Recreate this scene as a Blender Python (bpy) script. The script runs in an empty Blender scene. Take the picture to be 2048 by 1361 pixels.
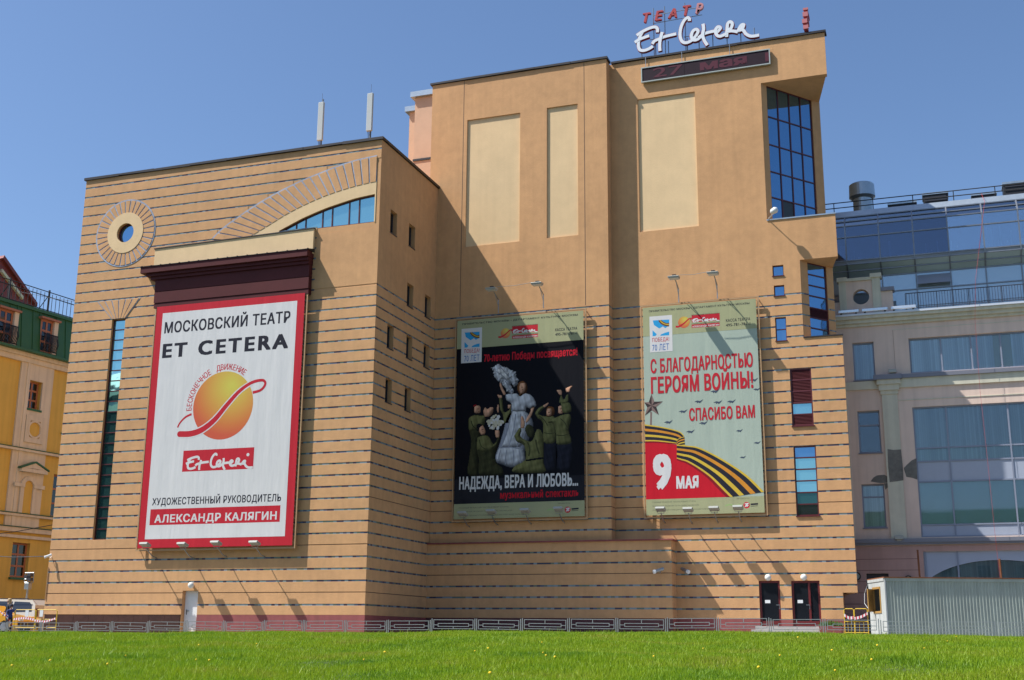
import bpy, bmesh, math, random
import numpy as np
from mathutils import Vector, Matrix
from mathutils.geometry import tessellate_polygon
random.seed(7)
rnd = random.Random(11)
SC = bpy.context.scene
COL = SC.collection
V = Vector

# ------------------------------------------------------------------ camera
# eye at the origin, X along the theatre front, Y into depth, Z up
FPX, YAW, PITCH, ROLL = 2403.836, -.34337, .242381, -.008419
FW = V((math.sin(YAW)*math.cos(PITCH), math.cos(YAW)*math.cos(PITCH), math.sin(PITCH)))
_r = V((math.cos(YAW), -math.sin(YAW), 0)); _d = FW.cross(_r)
RT = _r*math.cos(ROLL) + _d*math.sin(ROLL); DN = -_r*math.sin(ROLL) + _d*math.cos(ROLL)
cam = bpy.data.cameras.new('camera'); cam.sensor_fit = 'HORIZONTAL'; cam.sensor_width = 36
cam.lens = FPX/2048*36; cam.clip_start = .1; cam.clip_end = 3000
camo = bpy.data.objects.new('camera', cam); COL.objects.link(camo); SC.camera = camo
camo.matrix_world = Matrix(((RT.x, -DN.x, -FW.x, 0), (RT.y, -DN.y, -FW.y, 0), (RT.z, -DN.z, -FW.z, 0), (0, 0, 0, 1)))

# ------------------------------------------------------------------ sky, sun, exposure
SUN_FROM = V((-1.88, -1.0, 3.06)).normalized()
ELEV = math.asin(SUN_FROM.z); AZ = math.atan2(SUN_FROM.x, SUN_FROM.y)
w = bpy.data.worlds.new('World'); SC.world = w; w.use_nodes = True
nt = w.node_tree; bg = nt.nodes['Background']
sky = nt.nodes.new('ShaderNodeTexSky'); sky.sky_type = 'NISHITA'; sky.sun_disc = False
sky.sun_elevation = ELEV; sky.sun_rotation = AZ; sky.altitude = 150; sky.air_density = 1.0; sky.dust_density = 1.2; sky.ozone_density = 6.2
nt.links.new(sky.outputs[0], bg.inputs[0]); bg.inputs[1].default_value = .113
sl = bpy.data.lights.new('sun', 'SUN'); sl.energy = 5.0; sl.angle = math.radians(.53); sl.color = (1, .98, .94)
so = bpy.data.objects.new('sun', sl); COL.objects.link(so); so.location = (-60, -40, 90)
so.rotation_euler = SUN_FROM.to_track_quat('Z', 'Y').to_euler()
SC.view_settings.view_transform = 'Standard'; SC.view_settings.look = 'None'
SC.view_settings.exposure = .5; SC.view_settings.gamma = 1

# ------------------------------------------------------------------ photo pixel -> place
def ray(x, y): return FW + RT*((x-1024)/FPX) + DN*((y-680.5)/FPX)
def U(x, y, Y):                       # on a plane parallel to the theatre front: (X, Z)
    v = ray(x, y); return (v.x*Y/v.y, v.z*Y/v.y)
def UX(x, y, X):                      # on a plane facing sideways: (Y, Z)
    v = ray(x, y); return (v.y*X/v.x, v.z*X/v.x)
def UP(x, y, o, n):                   # on any plane
    v = ray(x, y); return v*(o.dot(n)/v.dot(n))

# ------------------------------------------------------------------ materials
def lin(c):
    if isinstance(c, str):
        c = [int(c[i:i+2], 16)/255 for i in (0, 2, 4)]
        c = [x/12.92 if x <= .04045 else ((x+.055)/1.055)**2.4 for x in c]
    return tuple(c)
MATS = {}
def mat(name, col, rough=.8, metal=0., var=0., vscale=3., bump=0., bscale=60., spec=None, streak=0., emit=None, coat=0.):
    if name in MATS: return MATS[name]
    m = bpy.data.materials.new(name); m.use_nodes = True; t = m.node_tree; p = t.nodes['Principled BSDF']
    c = lin(col); p.inputs['Base Color'].default_value = (*c, 1); p.inputs['Roughness'].default_value = rough; p.inputs['Metallic'].default_value = metal
    if spec is not None: p.inputs['Specular IOR Level'].default_value = spec
    if coat: p.inputs['Coat Weight'].default_value = coat; p.inputs['Coat Roughness'].default_value = .05
    if emit: p.inputs['Emission Color'].default_value = (*lin(emit[0]), 1); p.inputs['Emission Strength'].default_value = emit[1]
    N = t.nodes.new; L = t.links.new
    if var or bump or streak:
        geo = N('ShaderNodeNewGeometry'); pos = geo.outputs['Position']
    if var or streak:
        n1 = N('ShaderNodeTexNoise'); n1.inputs['Scale'].default_value = vscale; n1.inputs['Detail'].default_value = 6; n1.inputs['Roughness'].default_value = .65; L(pos, n1.inputs['Vector'])
        n2 = N('ShaderNodeTexNoise'); n2.inputs['Scale'].default_value = vscale*.13; n2.inputs['Detail'].default_value = 3; L(pos, n2.inputs['Vector'])
        ad = N('ShaderNodeMath'); ad.operation = 'ADD'; L(n1.outputs[0], ad.inputs[0]); L(n2.outputs[0], ad.inputs[1])
        mr = N('ShaderNodeMapRange'); mr.inputs[1].default_value = .7; mr.inputs[2].default_value = 1.3; mr.inputs[3].default_value = 1-var; mr.inputs[4].default_value = 1+var; L(ad.outputs[0], mr.inputs[0])
        fac = mr.outputs[0]
        if streak:
            mp = N('ShaderNodeMapping'); mp.inputs['Scale'].default_value = (2.2, 2.2, .11); L(pos, mp.inputs[0])
            n3 = N('ShaderNodeTexNoise'); n3.inputs['Scale'].default_value = 1.6; n3.inputs['Detail'].default_value = 5; L(mp.outputs[0], n3.inputs['Vector'])
            m3 = N('ShaderNodeMapRange'); m3.inputs[1].default_value = .42; m3.inputs[2].default_value = .72; m3.inputs[3].default_value = 1; m3.inputs[4].default_value = 1-streak; L(n3.outputs[0], m3.inputs[0])
            mu = N('ShaderNodeMath'); mu.operation = 'MULTIPLY'; L(fac, mu.inputs[0]); L(m3.outputs[0], mu.inputs[1]); fac = mu.outputs[0]
        mx = N('ShaderNodeVectorMath'); mx.operation = 'SCALE'; mx.inputs[0].default_value = c; L(fac, mx.inputs['Scale']); L(mx.outputs[0], p.inputs['Base Color'])
    if bump:
        nb = N('ShaderNodeTexNoise'); nb.inputs['Scale'].default_value = bscale; nb.inputs['Detail'].default_value = 4; L(pos, nb.inputs['Vector'])
        bp = N('ShaderNodeBump'); bp.inputs['Strength'].default_value = bump; bp.inputs['Distance'].default_value = .02; L(nb.outputs[0], bp.inputs['Height']); L(bp.outputs[0], p.inputs['Normal'])
    MATS[name] = m; return m

OCHRE = mat('ochre plaster', (.585, .318, .143), .92, var=.11, vscale=2.2, bump=.4, bscale=22, streak=.075)
SAND = mat('sand plaster', (.75, .53, .29), .92, var=.07, vscale=1.2, bump=.3, bscale=22, streak=.04)
PALEP = mat('pale plaster', (.58, .37, .24), .92, var=.07, vscale=1.5, bump=.2)
BURG = mat('burgundy metal', (.085, .016, .016), .6, spec=.2, var=.12, vscale=2)
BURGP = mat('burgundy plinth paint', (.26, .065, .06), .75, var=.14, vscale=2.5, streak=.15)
GRANITE = mat('brown granite', (.06, .025, .018), .55, spec=.25, var=.3, vscale=18)
COPING = mat('dark coping metal', (.035, .03, .03), .5, metal=.4)
ZINC = mat('zinc sheet', (.42, .47, .50), .35, metal=.7, var=.12, vscale=3)
STEEL = mat('grey steel', (.30, .32, .33), .4, metal=.7, var=.1)
DARKSTEEL = mat('dark steel', (.05, .05, .06), .5, metal=.3)
WHITE = mat('white paint', (.72, .73, .72), .55, var=.06, vscale=2)
BLACK = mat('black', (.012, .012, .014), .6)
REDF = mat('dark red window frame', (.09, .012, .014), .4)
def glass_mirror(name, tint, metal=.92, rough=.03, diff=None):
    m = mat(name, tint, rough, metal=metal); t = m.node_tree; p = t.nodes['Principled BSDF']
    geo = t.nodes.new('ShaderNodeNewGeometry'); n = t.nodes.new('ShaderNodeTexNoise'); n.inputs['Scale'].default_value = .8
    t.links.new(geo.outputs['Position'], n.inputs['Vector'])
    b = t.nodes.new('ShaderNodeBump'); b.inputs['Strength'].default_value = .06; b.inputs['Distance'].default_value = .15
    t.links.new(n.outputs[0], b.inputs['Height']); t.links.new(b.outputs[0], p.inputs['Normal']); return m
GL_BLUE = glass_mirror('blue reflective glass', (.17, .33, .50))
GL_TURQ = glass_mirror('turquoise reflective glass', (.30, .56, .58), .85)
GL_GREEN = glass_mirror('green reflection glass', (.05, .13, .12), .75)  # dark green colour stands in for the mirrored house opposite
GL_DARK = mat('dark window glass', (.012, .014, .016), .06, coat=.5)
def clear_glass(name='clear window glass', tint=(.95, .97, .97, 1), mix=None, gcol=(.8, .9, 1, 1)):
    m = bpy.data.materials.new(name); m.use_nodes = True; t = m.node_tree; t.nodes.remove(t.nodes['Principled BSDF'])
    out = t.nodes['Material Output']; tr = t.nodes.new('ShaderNodeBsdfTransparent'); tr.inputs[0].default_value = tint
    gl = t.nodes.new('ShaderNodeBsdfGlossy'); gl.inputs[0].default_value = gcol; gl.inputs[1].default_value = .02
    lw = t.nodes.new('ShaderNodeFresnel'); lw.inputs[0].default_value = 1.75
    mx = t.nodes.new('ShaderNodeMixShader'); (t.links.new(lw.outputs[0], mx.inputs[0]) if mix is None else setattr(mx.inputs[0], 'default_value', mix)); t.links.new(tr.outputs[0], mx.inputs[1]); t.links.new(gl.outputs[0], mx.inputs[2]); t.links.new(mx.outputs[0], out.inputs[0])
    return m
GL_CLEAR = clear_glass()
def mosaic():
    m = mat('glass mosaic', (.2, .3, .35), .35); t = m.node_tree; p = t.nodes['Principled BSDF']; N = t.nodes.new; L = t.links.new
    g = N('ShaderNodeNewGeometry'); mp = N('ShaderNodeMapping'); mp.inputs['Scale'].default_value = (5.4, 5.4, 1.8); mp.inputs['Location'].default_value = (.3, .3, .2); L(g.outputs['Position'], mp.inputs[0])
    fl = N('ShaderNodeVectorMath'); fl.operation = 'FLOOR'; L(mp.outputs[0], fl.inputs[0])
    wn = N('ShaderNodeTexWhiteNoise'); wn.noise_dimensions = '3D'; L(fl.outputs[0], wn.inputs['Vector'])
    cr = N('ShaderNodeValToRGB'); cr.color_ramp.interpolation = 'CONSTANT'; e = cr.color_ramp.elements
    e[0].position = 0; e[0].color = (.026, .036, .075, 1); e[1].position = .26; e[1].color = (.17, .25, .26, 1)
    for pos, c in ((.45, (.10, .16, .15, 1)), (.6, (.075, .11, .17, 1)), (.75, (.20, .27, .30, 1)), (.9, (.13, .17, .12, 1))):
        k = e.new(pos); k.color = c
    L(wn.outputs['Value'], cr.inputs[0]); L(cr.outputs[0], p.inputs['Base Color']); return m
MOSAIC = mosaic()
PALEMOS = mat('pale mosaic', (.30, .34, .42), .5, var=.3, vscale=6)
GROOVE = mat('dark groove', (.10, .07, .05), .9)

# ------------------------------------------------------------------ mesh helpers
class Face:                            # a wall plane: u along, v up, d outward
    def __init__(s, o, u, n): s.o = V(o); s.u = V(u).normalized(); s.n = V(n).normalized()
    def p(s, u, v, d=0): return s.o + s.u*u + V((0, 0, v)) + s.n*d
def front(Y): return Face((0, Y, 0), (1, 0, 0), (0, -1, 0))
_jr = random.Random(5)
def jit(): return _jr.uniform(-.00018, .00018)
class MB:
    def __init__(s): s.v = []; s.f = []
    def add(s, vs, fs):
        k = len(s.v); s.v += [V(x) for x in vs]; s.f += [tuple(k+i for i in f) for f in fs]; return s
    def hexa(s, a): return s.add(a, [(0, 3, 2, 1), (4, 5, 6, 7), (0, 1, 5, 4), (1, 2, 6, 5), (2, 3, 7, 6), (3, 0, 4, 7)])
    def bx(s, x0, x1, y0, y1, z0, z1): return s.hexa([(x0, y0, z0), (x1, y0, z0), (x1, y1, z0), (x0, y1, z0), (x0, y0, z1), (x1, y0, z1), (x1, y1, z1), (x0, y1, z1)])
    def bf(s, F, u0, u1, v0, v1, d0, d1): return s.hexa([F.p(u0, v0, d0), F.p(u1, v0, d0), F.p(u1, v0, d1), F.p(u0, v0, d1), F.p(u0, v1, d0), F.p(u1, v1, d0), F.p(u1, v1, d1), F.p(u0, v1, d1)])
    def plate(s, F, outer, holes, d0, d1):           # polygon with holes, front at d1, back at d0
        loops = [list(outer)] + [list(h) for h in holes]
        flat = [q for l in loops for q in l]; n = len(flat)
        tris = tessellate_polygon([[V((a, b, 0)) for a, b in l] for l in loops])
        vs = [F.p(a, b, d1) for a, b in flat] + [F.p(a, b, d0) for a, b in flat]
        fs = [tuple(t) for t in tris] + [tuple(n+i for i in reversed(t)) for t in tris]; k = 0
        for l in loops:
            m = len(l)
            for i in range(m): j = (i+1) % m; fs.append((k+i, k+j, n+k+j, n+k+i))
            k += m
        return s.add(vs, fs)
    def flat(s, F, poly, d):                         # one flat printed shape
        tris = tessellate_polygon([[V((a, b, 0)) for a, b in poly]])
        return s.add([F.p(a, b, d+jit()) for a, b in poly], [tuple(t) for t in tris])
    def quadf(s, F, u0, u1, v0, v1, d): return s.add([F.p(u0, v0, d), F.p(u1, v0, d), F.p(u1, v1, d), F.p(u0, v1, d)], [(0, 1, 2, 3)])
    def tube(s, pts, r, n=6, r1=None):
        pts = [V(p) for p in pts]; m = len(pts); rings = []
        for i, p in enumerate(pts):
            t = (pts[min(i+1, m-1)]-pts[max(i-1, 0)]).normalized(); a = t.orthogonal().normalized() if abs(t.z) > .9 else t.cross(V((0, 0, 1))).normalized(); b = t.cross(a)
            rr = r if r1 is None else r+(r1-r)*i/max(1, m-1)
            rings.append([p+a*rr*math.cos(2*math.pi*k/n)+b*rr*math.sin(2*math.pi*k/n) for k in range(n)])
        vs = [q for g in rings for q in g]; fs = []
        for i in range(m-1):
            for k in range(n): j = (k+1) % n; fs.append((i*n+k, i*n+j, (i+1)*n+j, (i+1)*n+k))
        fs += [tuple(range(n-1, -1, -1)), tuple((m-1)*n+k for k in range(n))]
        return s.add(vs, fs)
    def lathe(s, c, prof, n=16, axis=(0, 0, 1)):      # prof: list of (radius, height)
        ax = V(axis).normalized(); a = ax.orthogonal().normalized(); b = ax.cross(a); c = V(c); m = len(prof)
        vs = [c+ax*h+(a*math.cos(2*math.pi*k/n)+b*math.sin(2*math.pi*k/n))*max(r, 1e-4) for r, h in prof for k in range(n)]; fs = []
        for i in range(m-1):
            for k in range(n): j = (k+1) % n; fs.append((i*n+k, i*n+j, (i+1)*n+j, (i+1)*n+k))
        fs += [tuple(range(n-1, -1, -1)), tuple((m-1)*n+k for k in range(n))]
        return s.add(vs, fs)
    def ribbon(s, F, pts, wd, d0, d1=None):           # stroke of a given width on a wall plane
        n = len(pts); L = []; R = []
        for i in range(n):
            a = V(pts[max(i-1, 0)]); b = V(pts[min(i+1, n-1)]); t = (b-a).normalized(); q = V((-t.y, t.x)); ww = wd[i] if isinstance(wd, (list, tuple)) else wd
            L.append(V(pts[i])+q*ww/2); R.append(V(pts[i])-q*ww/2)
        if d1 is None:
            k = [F.p(q.x, q.y, d0+.0006*i/n) for i, q in enumerate(L)]+[F.p(q.x, q.y, d0+.0006*i/n) for i, q in enumerate(R)]
            return s.add(k, [(i, i+1, n+i+1, n+i) for i in range(n-1)])
        vs = [F.p(q.x, q.y, d+.012*i/n) for d in (d1, d0) for l in (L, R) for i, q in enumerate(l)]; fs = []
        for i in range(n-1):
            fs += [(i, i+1, n+i+1, n+i), (2*n+i, 3*n+i, 3*n+i+1, 2*n+i+1), (i, 2*n+i, 2*n+i+1, i+1), (n+i, n+i+1, 3*n+i+1, 3*n+i)]
        fs += [(0, n, 3*n, 2*n), (n-1, 3*n-1, 4*n-1, 2*n-1)]
        return s.add(vs, fs)
    def build(s, name, m, parent=None, smooth=False, local=False, bevel=0, orient=True):
        me = bpy.data.meshes.new(name)
        if local: c = V((0, 0, 0))
        else:
            lo = V((min(q.x for q in s.v), min(q.y for q in s.v), min(q.z for q in s.v))); hi = V((max(q.x for q in s.v), max(q.y for q in s.v), max(q.z for q in s.v)))
            c = (lo+hi)/2
            if parent is None: c.z = lo.z
        me.from_pydata([q-c for q in s.v], [], s.f); me.validate()
        if orient:
            bm = bmesh.new(); bm.from_mesh(me); bmesh.ops.recalc_face_normals(bm, faces=bm.faces)
            if bevel: bmesh.ops.bevel(bm, geom=list(bm.edges), offset=bevel, segments=1, affect='EDGES', clamp_overlap=True)
            bm.to_mesh(me); bm.free()
        me.materials.append(m)
        if smooth:
            for p in me.polygons: p.use_smooth = True
        o = bpy.data.objects.new(name, me); COL.objects.link(o)
        if parent is not None: o.parent = parent
        o.location = c - (WO.get(parent.name, V((0, 0, 0))) if parent is not None and not local else V((0, 0, 0)))
        WO[o.name] = c.copy(); return o
WO = {}
def tag(o, label, cat=None, group=None, kind=None):
    o['label'] = label
    if cat: o['category'] = cat
    if group: o['group'] = group
    if kind: o['kind'] = kind
    return o
def thing(name, label, cat, loc=(0, 0, 0), rz=0, group=None):
    o = bpy.data.objects.new(name, None); COL.objects.link(o); o.location = loc; o.rotation_euler = (0, 0, rz); o.empty_display_size = .2
    WO[o.name] = V(loc); return tag(o, label, cat, group)
def copy_tree(o, parent=None):
    c = o.copy(); COL.objects.link(c)
    if parent is not None: c.parent = parent
    for ch in list(o.children): copy_tree(ch, c)
    return c
def again(proto, loc, rz, label):
    c = copy_tree(proto); c.location = loc; c.rotation_euler = (0, 0, rz); c['label'] = label; return c
def cut(rect, holes):                   # rectangle minus rectangles
    out = [rect]
    for h in holes:
        nx = []
        for a, b, c, d in out:
            if h[0] >= b or h[1] <= a or h[2] >= d or h[3] <= c: nx.append((a, b, c, d)); continue
            if h[0] > a: nx.append((a, h[0], c, d))
            if h[1] < b: nx.append((h[1], b, c, d))
            x0, x1 = max(a, h[0]), min(b, h[1])
            if h[2] > c: nx.append((x0, x1, c, h[2]))
            if h[3] < d: nx.append((x0, x1, h[3], d))
        out = nx
    return [r for r in out if r[1]-r[0] > .012 and r[3]-r[2] > .012]
def rect(a): return [(a[0], a[2]), (a[1], a[2]), (a[1], a[3]), (a[0], a[3])]
def catmull(P, n=6):
    out = []
    for i in range(len(P)-1):
        p0 = V(P[max(i-1, 0)]); p1 = V(P[i]); p2 = V(P[i+1]); p3 = V(P[min(i+2, len(P)-1)])
        for k in range(n):
            t = k/n; out.append(tuple(.5*((2*p1)+(p2-p0)*t+(2*p0-5*p1+4*p2-p3)*t*t+(3*p1-p0-3*p2+p3)*t**3)))
    out.append(tuple(P[-1])); return out
def circ(c, r, n=32, a0=0, r2=None): return [(c[0]+r*math.cos(a0+2*math.pi*k/n), c[1]+(r2 or r)*math.sin(a0+2*math.pi*k/n)) for k in range(n)]
FC = None
def glyphs(body, bold=0., shear=0., space=1.):    # flat letters from the built-in font: list of 2D verts and faces
    global FC
    if FC is None:
        FC = bpy.data.curves.new('lettering source', 'FONT'); FC.resolution_u = 3; FC.fill_mode = 'FRONT'; FC.dimensions = '2D'
    o = bpy.data.objects.new('lettering source', FC); COL.objects.link(o)
    FC.body = body; FC.offset = bold; FC.shear = shear; FC.space_character = space
    dg = bpy.context.evaluated_depsgraph_get(); dg.update(); me = bpy.data.meshes.new_from_object(o.evaluated_get(dg))
    vs = [(q.co.x, q.co.y) for q in me.vertices]; fs = [tuple(p.vertices) for p in me.polygons]
    bpy.data.objects.remove(o); bpy.data.meshes.remove(me); return vs, fs
def lettering(parent, F, body, u0, u1, v0, v1, d, m, bold=.0, shear=0., ref=None, thick=0, name='lettering', space=1.):
    vs, fs = glyphs(body, 0, shear, space)
    rv = glyphs(ref, 0, shear, space)[0] if ref else vs
    x0 = min(q[0] for q in vs)-bold; x1 = max(q[0] for q in vs)+bold; y0 = min(q[1] for q in rv)-bold*.6; y1 = max(q[1] for q in rv)+bold*.6
    f = lambda q: (u0+(q[0]-x0)/(x1-x0)*(u1-u0), v0+(q[1]-y0)/(y1-y0)*(v1-v0))
    b = MB(); P = [f(q) for q in vs]
    if not thick:
        for k, (ox, oy) in enumerate(((0, 0), (-1, .6), (1, .6), (-1, -.6), (1, -.6)) if bold else ((0, 0),)):     # heavier strokes from shifted copies
            b.add([F.p(*f((q[0]+ox*bold, q[1]+oy*bold)), d+.0002*k+jit()*.5) for q in vs], fs)
        return b.build(name, m, parent, orient=False)
    n = len(P); ed = {}
    for q in fs:
        for i in range(len(q)):
            e = (q[i], q[(i+1) % len(q)]); ed[e] = 1
    side = [(a, c, n+c, n+a) for a, c in ed if (c, a) not in ed]
    for k, (ox, oy) in enumerate(((-1, .6), (1, -.6), (0, 0)) if bold else ((0, 0),)):
        P = [f((q[0]+ox*bold, q[1]+oy*bold)) for q in vs]; b.add([F.p(a, c, d+.002*k) for a, c in P]+[F.p(a, c, d-thick) for a, c in P], fs+side)
    return b.build(name, m, parent, orient=False)

# ------------------------------------------------------------------ the theatre
YL, YM, YR, YB = 52.0, 59.4, 60.18, 59.13           # left block, tower, right tower, low block fronts
XL, XC, XT, XE, XB = -44.2, -25.8, -15.82, -4.06, -12.73
ZL, ZT, Z0, DZ, HS = 24.95, 31.42, 1.42, .5595, .085
zk = lambda k: Z0+DZ*k
GROUND = .06
TH = thing('theatre_building', 'large ochre theatre building with blue mosaic stripes and two towers of different height', 'building', (-22, 56, GROUND))

def courses(wall, F, u0, u1, k0, k1, holes, ubound=None, zmin=None, thin=(), pr=.018, top=None):
    for k in range(k0, k1+1):
        a = zk(k)+HS/2; b = zk(k+1)-HS/2
        if k == k1 and top is not None: b = top
        if k == k1 and top is None: break
        e0, e1 = (u0, u1) if ubound is None else ubound((a+b)/2)
        for r in cut((e0, e1, a, b), holes): MB().bf(F, *r, 0, pr).build('wall_course', OCHRE, wall, bevel=.005)
    if zmin is not None:
        for r in cut((u0, u1, zmin, zk(k0)-HS/2), holes): MB().bf(F, *r, 0, pr).build('wall_course', OCHRE, wall, bevel=.005)
    for k in range(k0, k1+1):
        e0, e1 = (u0, u1) if ubound is None else ubound(zk(k))
        h = HS/2
        for r in cut((e0, e1, zk(k)-h, zk(k)+h), holes): MB().bf(F, r[0], r[1], r[2]+.001, r[3]-.001, 0, .004).build('mosaic_band', GROOVE if k in thin else MOSAIC, wall)
        if k in thin:
            m = MB()
            for r in cut((e0, e1, zk(k)-h, zk(k)+h-.035), holes): m.bf(F, r[0], r[1], r[2]+.001, r[3]-.001, .0045, pr-.002)
            if m.v: m.build('wall_course', OCHRE, wall)

def window(F, r, nx, ny, rec=.2, fw=.06, pane=GL_BLUE, frame=REDF, parent=None, vs=None, us=None, name='window', fd=.07, special=None, jit=.004):
    u0, u1, v0, v1 = r
    U_ = us or [u0+(u1-u0)*i/nx for i in range(nx+1)]; V_ = vs or [v0+(v1-v0)*i/ny for i in range(ny+1)]
    m = MB(); h = fw/2
    cells = [(U_[i], U_[i+1], V_[j], V_[j+1]) for i in range(len(U_)-1) for j in range(len(V_)-1)]
    holes = [rect((a+(fw if a == u0 else h), b-(fw if b == u1 else h), c+(fw if c == v0 else h), d-(fw if d == v1 else h))) for a, b, c, d in cells]
    m.plate(F, rect(r), holes, -rec-fd, -rec)
    o = m.build(name, frame, parent)
    for i, hq in enumerate(holes):
        mm = pane if not special or i not in special else special[i]
        if mm == 'louvre':
            for q in range(7):
                a0, a1, c0, c1 = hq[0][0], hq[1][0], hq[0][1], hq[2][1]; st = (c1-c0)/7
                b = MB(); b.hexa([F.p(a0, c0+st*q, -rec-.005), F.p(a1, c0+st*q, -rec-.005), F.p(a1, c0+st*q+.012, -rec-.005), F.p(a0, c0+st*q+.012, -rec-.005), F.p(a0, c0+st*(q+.8), -rec-.055), F.p(a1, c0+st*(q+.8), -rec-.055), F.p(a1, c0+st*(q+.8)+.012, -rec-.055), F.p(a0, c0+st*(q+.8)+.012, -rec-.055)])
                b.build('louvre_slat', REDF, o)
            b = MB(); b.bf(F, hq[0][0], hq[1][0], hq[0][1], hq[2][1], -rec-.09, -rec-.07); b.build('backing', BLACK, o); continue
        j = [rnd.uniform(-jit, jit) for _ in range(4)]; e = .004
        P = [(hq[0][0]-e, hq[0][1]-e), (hq[1][0]+e, hq[1][1]-e), (hq[2][0]+e, hq[2][1]+e), (hq[3][0]-e, hq[3][1]+e)]
        d = -rec-fd*.6
        b = MB(); b.hexa([F.p(*P[0], d-.02), F.p(*P[1], d-.02), F.p(*P[2], d-.02), F.p(*P[3], d-.02), F.p(*P[0], d+j[0]), F.p(*P[1], d+j[1]), F.p(*P[2], d+j[1]+j[2]-j[0]), F.p(*P[3], d+j[2])])
        b.build('pane', mm, o)
    return o

# ---- left block, front
FL = front(YL)
slit = (U(224, 650, YL)[0], U(251, 640, YL)[0], U(198, 1080, YL)[1], U(236, 639, YL)[1])
RWC = (U(252, 466.6, YL)); RW_r = (U(252, 427, YL)[1]-U(252, 506.5, YL)[1])/2; RW_o = (U(252, 400.5, YL)[1]-U(252, 530.5, YL)[1])/2
RW_i = .55
dr = U(366, 1182, YL); dr2 = U(397, 1182, YL); wdoor = (dr[0], dr2[0], .1, dr[1])
z4 = lambda x, y: U(420+x/3.781, 160+y/3.781, YL)
arch_o = catmull([z4(*q) for q in ((20, 1205), (95, 1130), (210, 1045), (335, 960), (485, 870), (690, 768), (830, 710), (970, 655), (1110, 610), (1268, 575))], 4)
arch_i = catmull([z4(*q) for q in ((240, 1225), (335, 1170), (450, 1100), (580, 1020), (715, 950), (850, 890), (990, 840), (1130, 800), (1262, 770))], 4)
arch_w = catmull([z4(*q) for q in ((527, 1143), (653, 1075), (722, 1040), (848, 985), (920, 958), (1047, 915), (1122, 893), (1250, 865))], 3)
ARX = arch_o[-1][0]; ZCOR = U(312, 500, YL)[1]
aw_b = z4(1245, 1075)[1]
win_poly = [(p[0], max(p[1], aw_b+.03)) for p in arch_w]; win_poly = win_poly + [(win_poly[-1][0], aw_b), (win_poly[0][0]-.02, aw_b)]
w1 = MB(); w1.plate(FL, [(XL, GROUND), (XC, GROUND), (XC, ZL-.12), (XL, ZL-.12)], [rect(slit), circ(RWC, RW_i+.02, 32), rect((wdoor[0], wdoor[1], GROUND+.03, wdoor[3])), win_poly], -.35, 0)
W1 = w1.build('wall', OCHRE, TH)
# course bounds on the left front: the arch and the plain field on the right cut them off
def arch_x(z):
    b = None
    for (x0, z0), (x1, z1) in zip(arch_o, arch_o[1:]):
        if z0 <= z <= z1: b = x0+(x1-x0)*(z-z0)/(z1-z0)
    return b
def lb(z):
    if z > arch_o[-1][1]: return (XL, XC+.018)
    x = arch_x(z)
    if x is not None: return (XL, x-.02)
    if z > 17.0: return (XL, -29.3)
    return (XL, XC+.018)
fanbox = (U(197, 608, YL)[0], U(280, 600, YL)[0], slit[3], U(240, 601, YL)[1])
lh = [slit, (RWC[0]-RW_i, RWC[0]+RW_i, RWC[1]-RW_i, RWC[1]+RW_i), (wdoor[0], wdoor[1], 0, wdoor[3])]
courses(W1, FL, XL, XC+.018, 0, 41, lh, ubound=lb, zmin=.95, thin=(1, 5), top=ZL-.12)
# window in the slit, 21 stacked panes
sp = {i: GL_GREEN for i in range(0, 13)}; sp.update({13: GL_GREEN, 14: GL_TURQ, 15: GL_TURQ})  # lower panes coloured as the house reflection, upper ones as sky
tag(window(FL, slit, 1, 21, .12, .05, pane=GL_TURQ, parent=TH, special=sp), 'tall slit window of stacked panes in dark red frame')
# sun ray fan above the slit window
b = MB(); cx = (slit[0]+slit[1])/2; zt0, zt1 = slit[3]+.03, fanbox[3]; n = 7; lo = [slit[0]+(slit[1]-slit[0])*i/(n-1) for i in range(n)]; hi = [fanbox[0]+(fanbox[1]-fanbox[0])*i/(n-1) for i in range(n)]
for i in range(n-1):
    b = MB(); g = .035; b.plate(FL, [(lo[i]+g*.4, zt0), (lo[i+1]-g*.4, zt0), (hi[i+1]-g, zt1), (hi[i]+g, zt1)], [], .031, .052); b.build('ray_panel', OCHRE, W1, bevel=.005)
b = MB(); b.plate(FL, [(lo[0]-.03, zt0), (lo[-1]+.03, zt0), (hi[-1]+.03, zt1), (hi[0]-.03, zt1)], [], .0185, .036); b.build('mosaic_fan', PALEMOS, W1)
# round window: rays, sand ring, glass
b = MB(); b.plate(FL, circ(RWC, RW_o+.04, 64), [circ(RWC, RW_r-.02, 48)], .0185, .037); b.build('mosaic_disc', PALEMOS, W1)
nr = 32
for i in range(nr):
    a0 = 2*math.pi*(i+.5)/nr+.02; a1 = 2*math.pi*(i+1.5)/nr-.02
    P = []
    for t in (0, .5, 1): a = a0+(a1-a0)*t; P.append((RWC[0]+(RW_o-.04)*math.cos(a), RWC[1]+(RW_o-.04)*math.sin(a)))
    for t in (1, .5, 0): a = (a0+.006)+(a1-a0-.012)*t; P.append((RWC[0]+RW_r*math.cos(a), RWC[1]+RW_r*math.sin(a)))
    b = MB(); b.plate(FL, P, [], .037, .055); b.build('ray_panel', OCHRE, W1, bevel=.004)
b = MB(); b.plate(FL, circ(RWC, RW_r, 64), [circ(RWC, RW_i, 48)], .0, .03+.045); b.build('sand_ring', SAND, W1)
b = MB(); b.plate(FL, circ(RWC, RW_i+.015, 48), [circ(RWC, RW_i-.06, 48)], -.22, -.14); rw = b.build('round_window', REDF, TH)
b = MB(); b.plate(FL, circ(RWC, RW_i-.055, 48), [], -.2, -.18); b.build('pane', GL_BLUE, rw)
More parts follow.
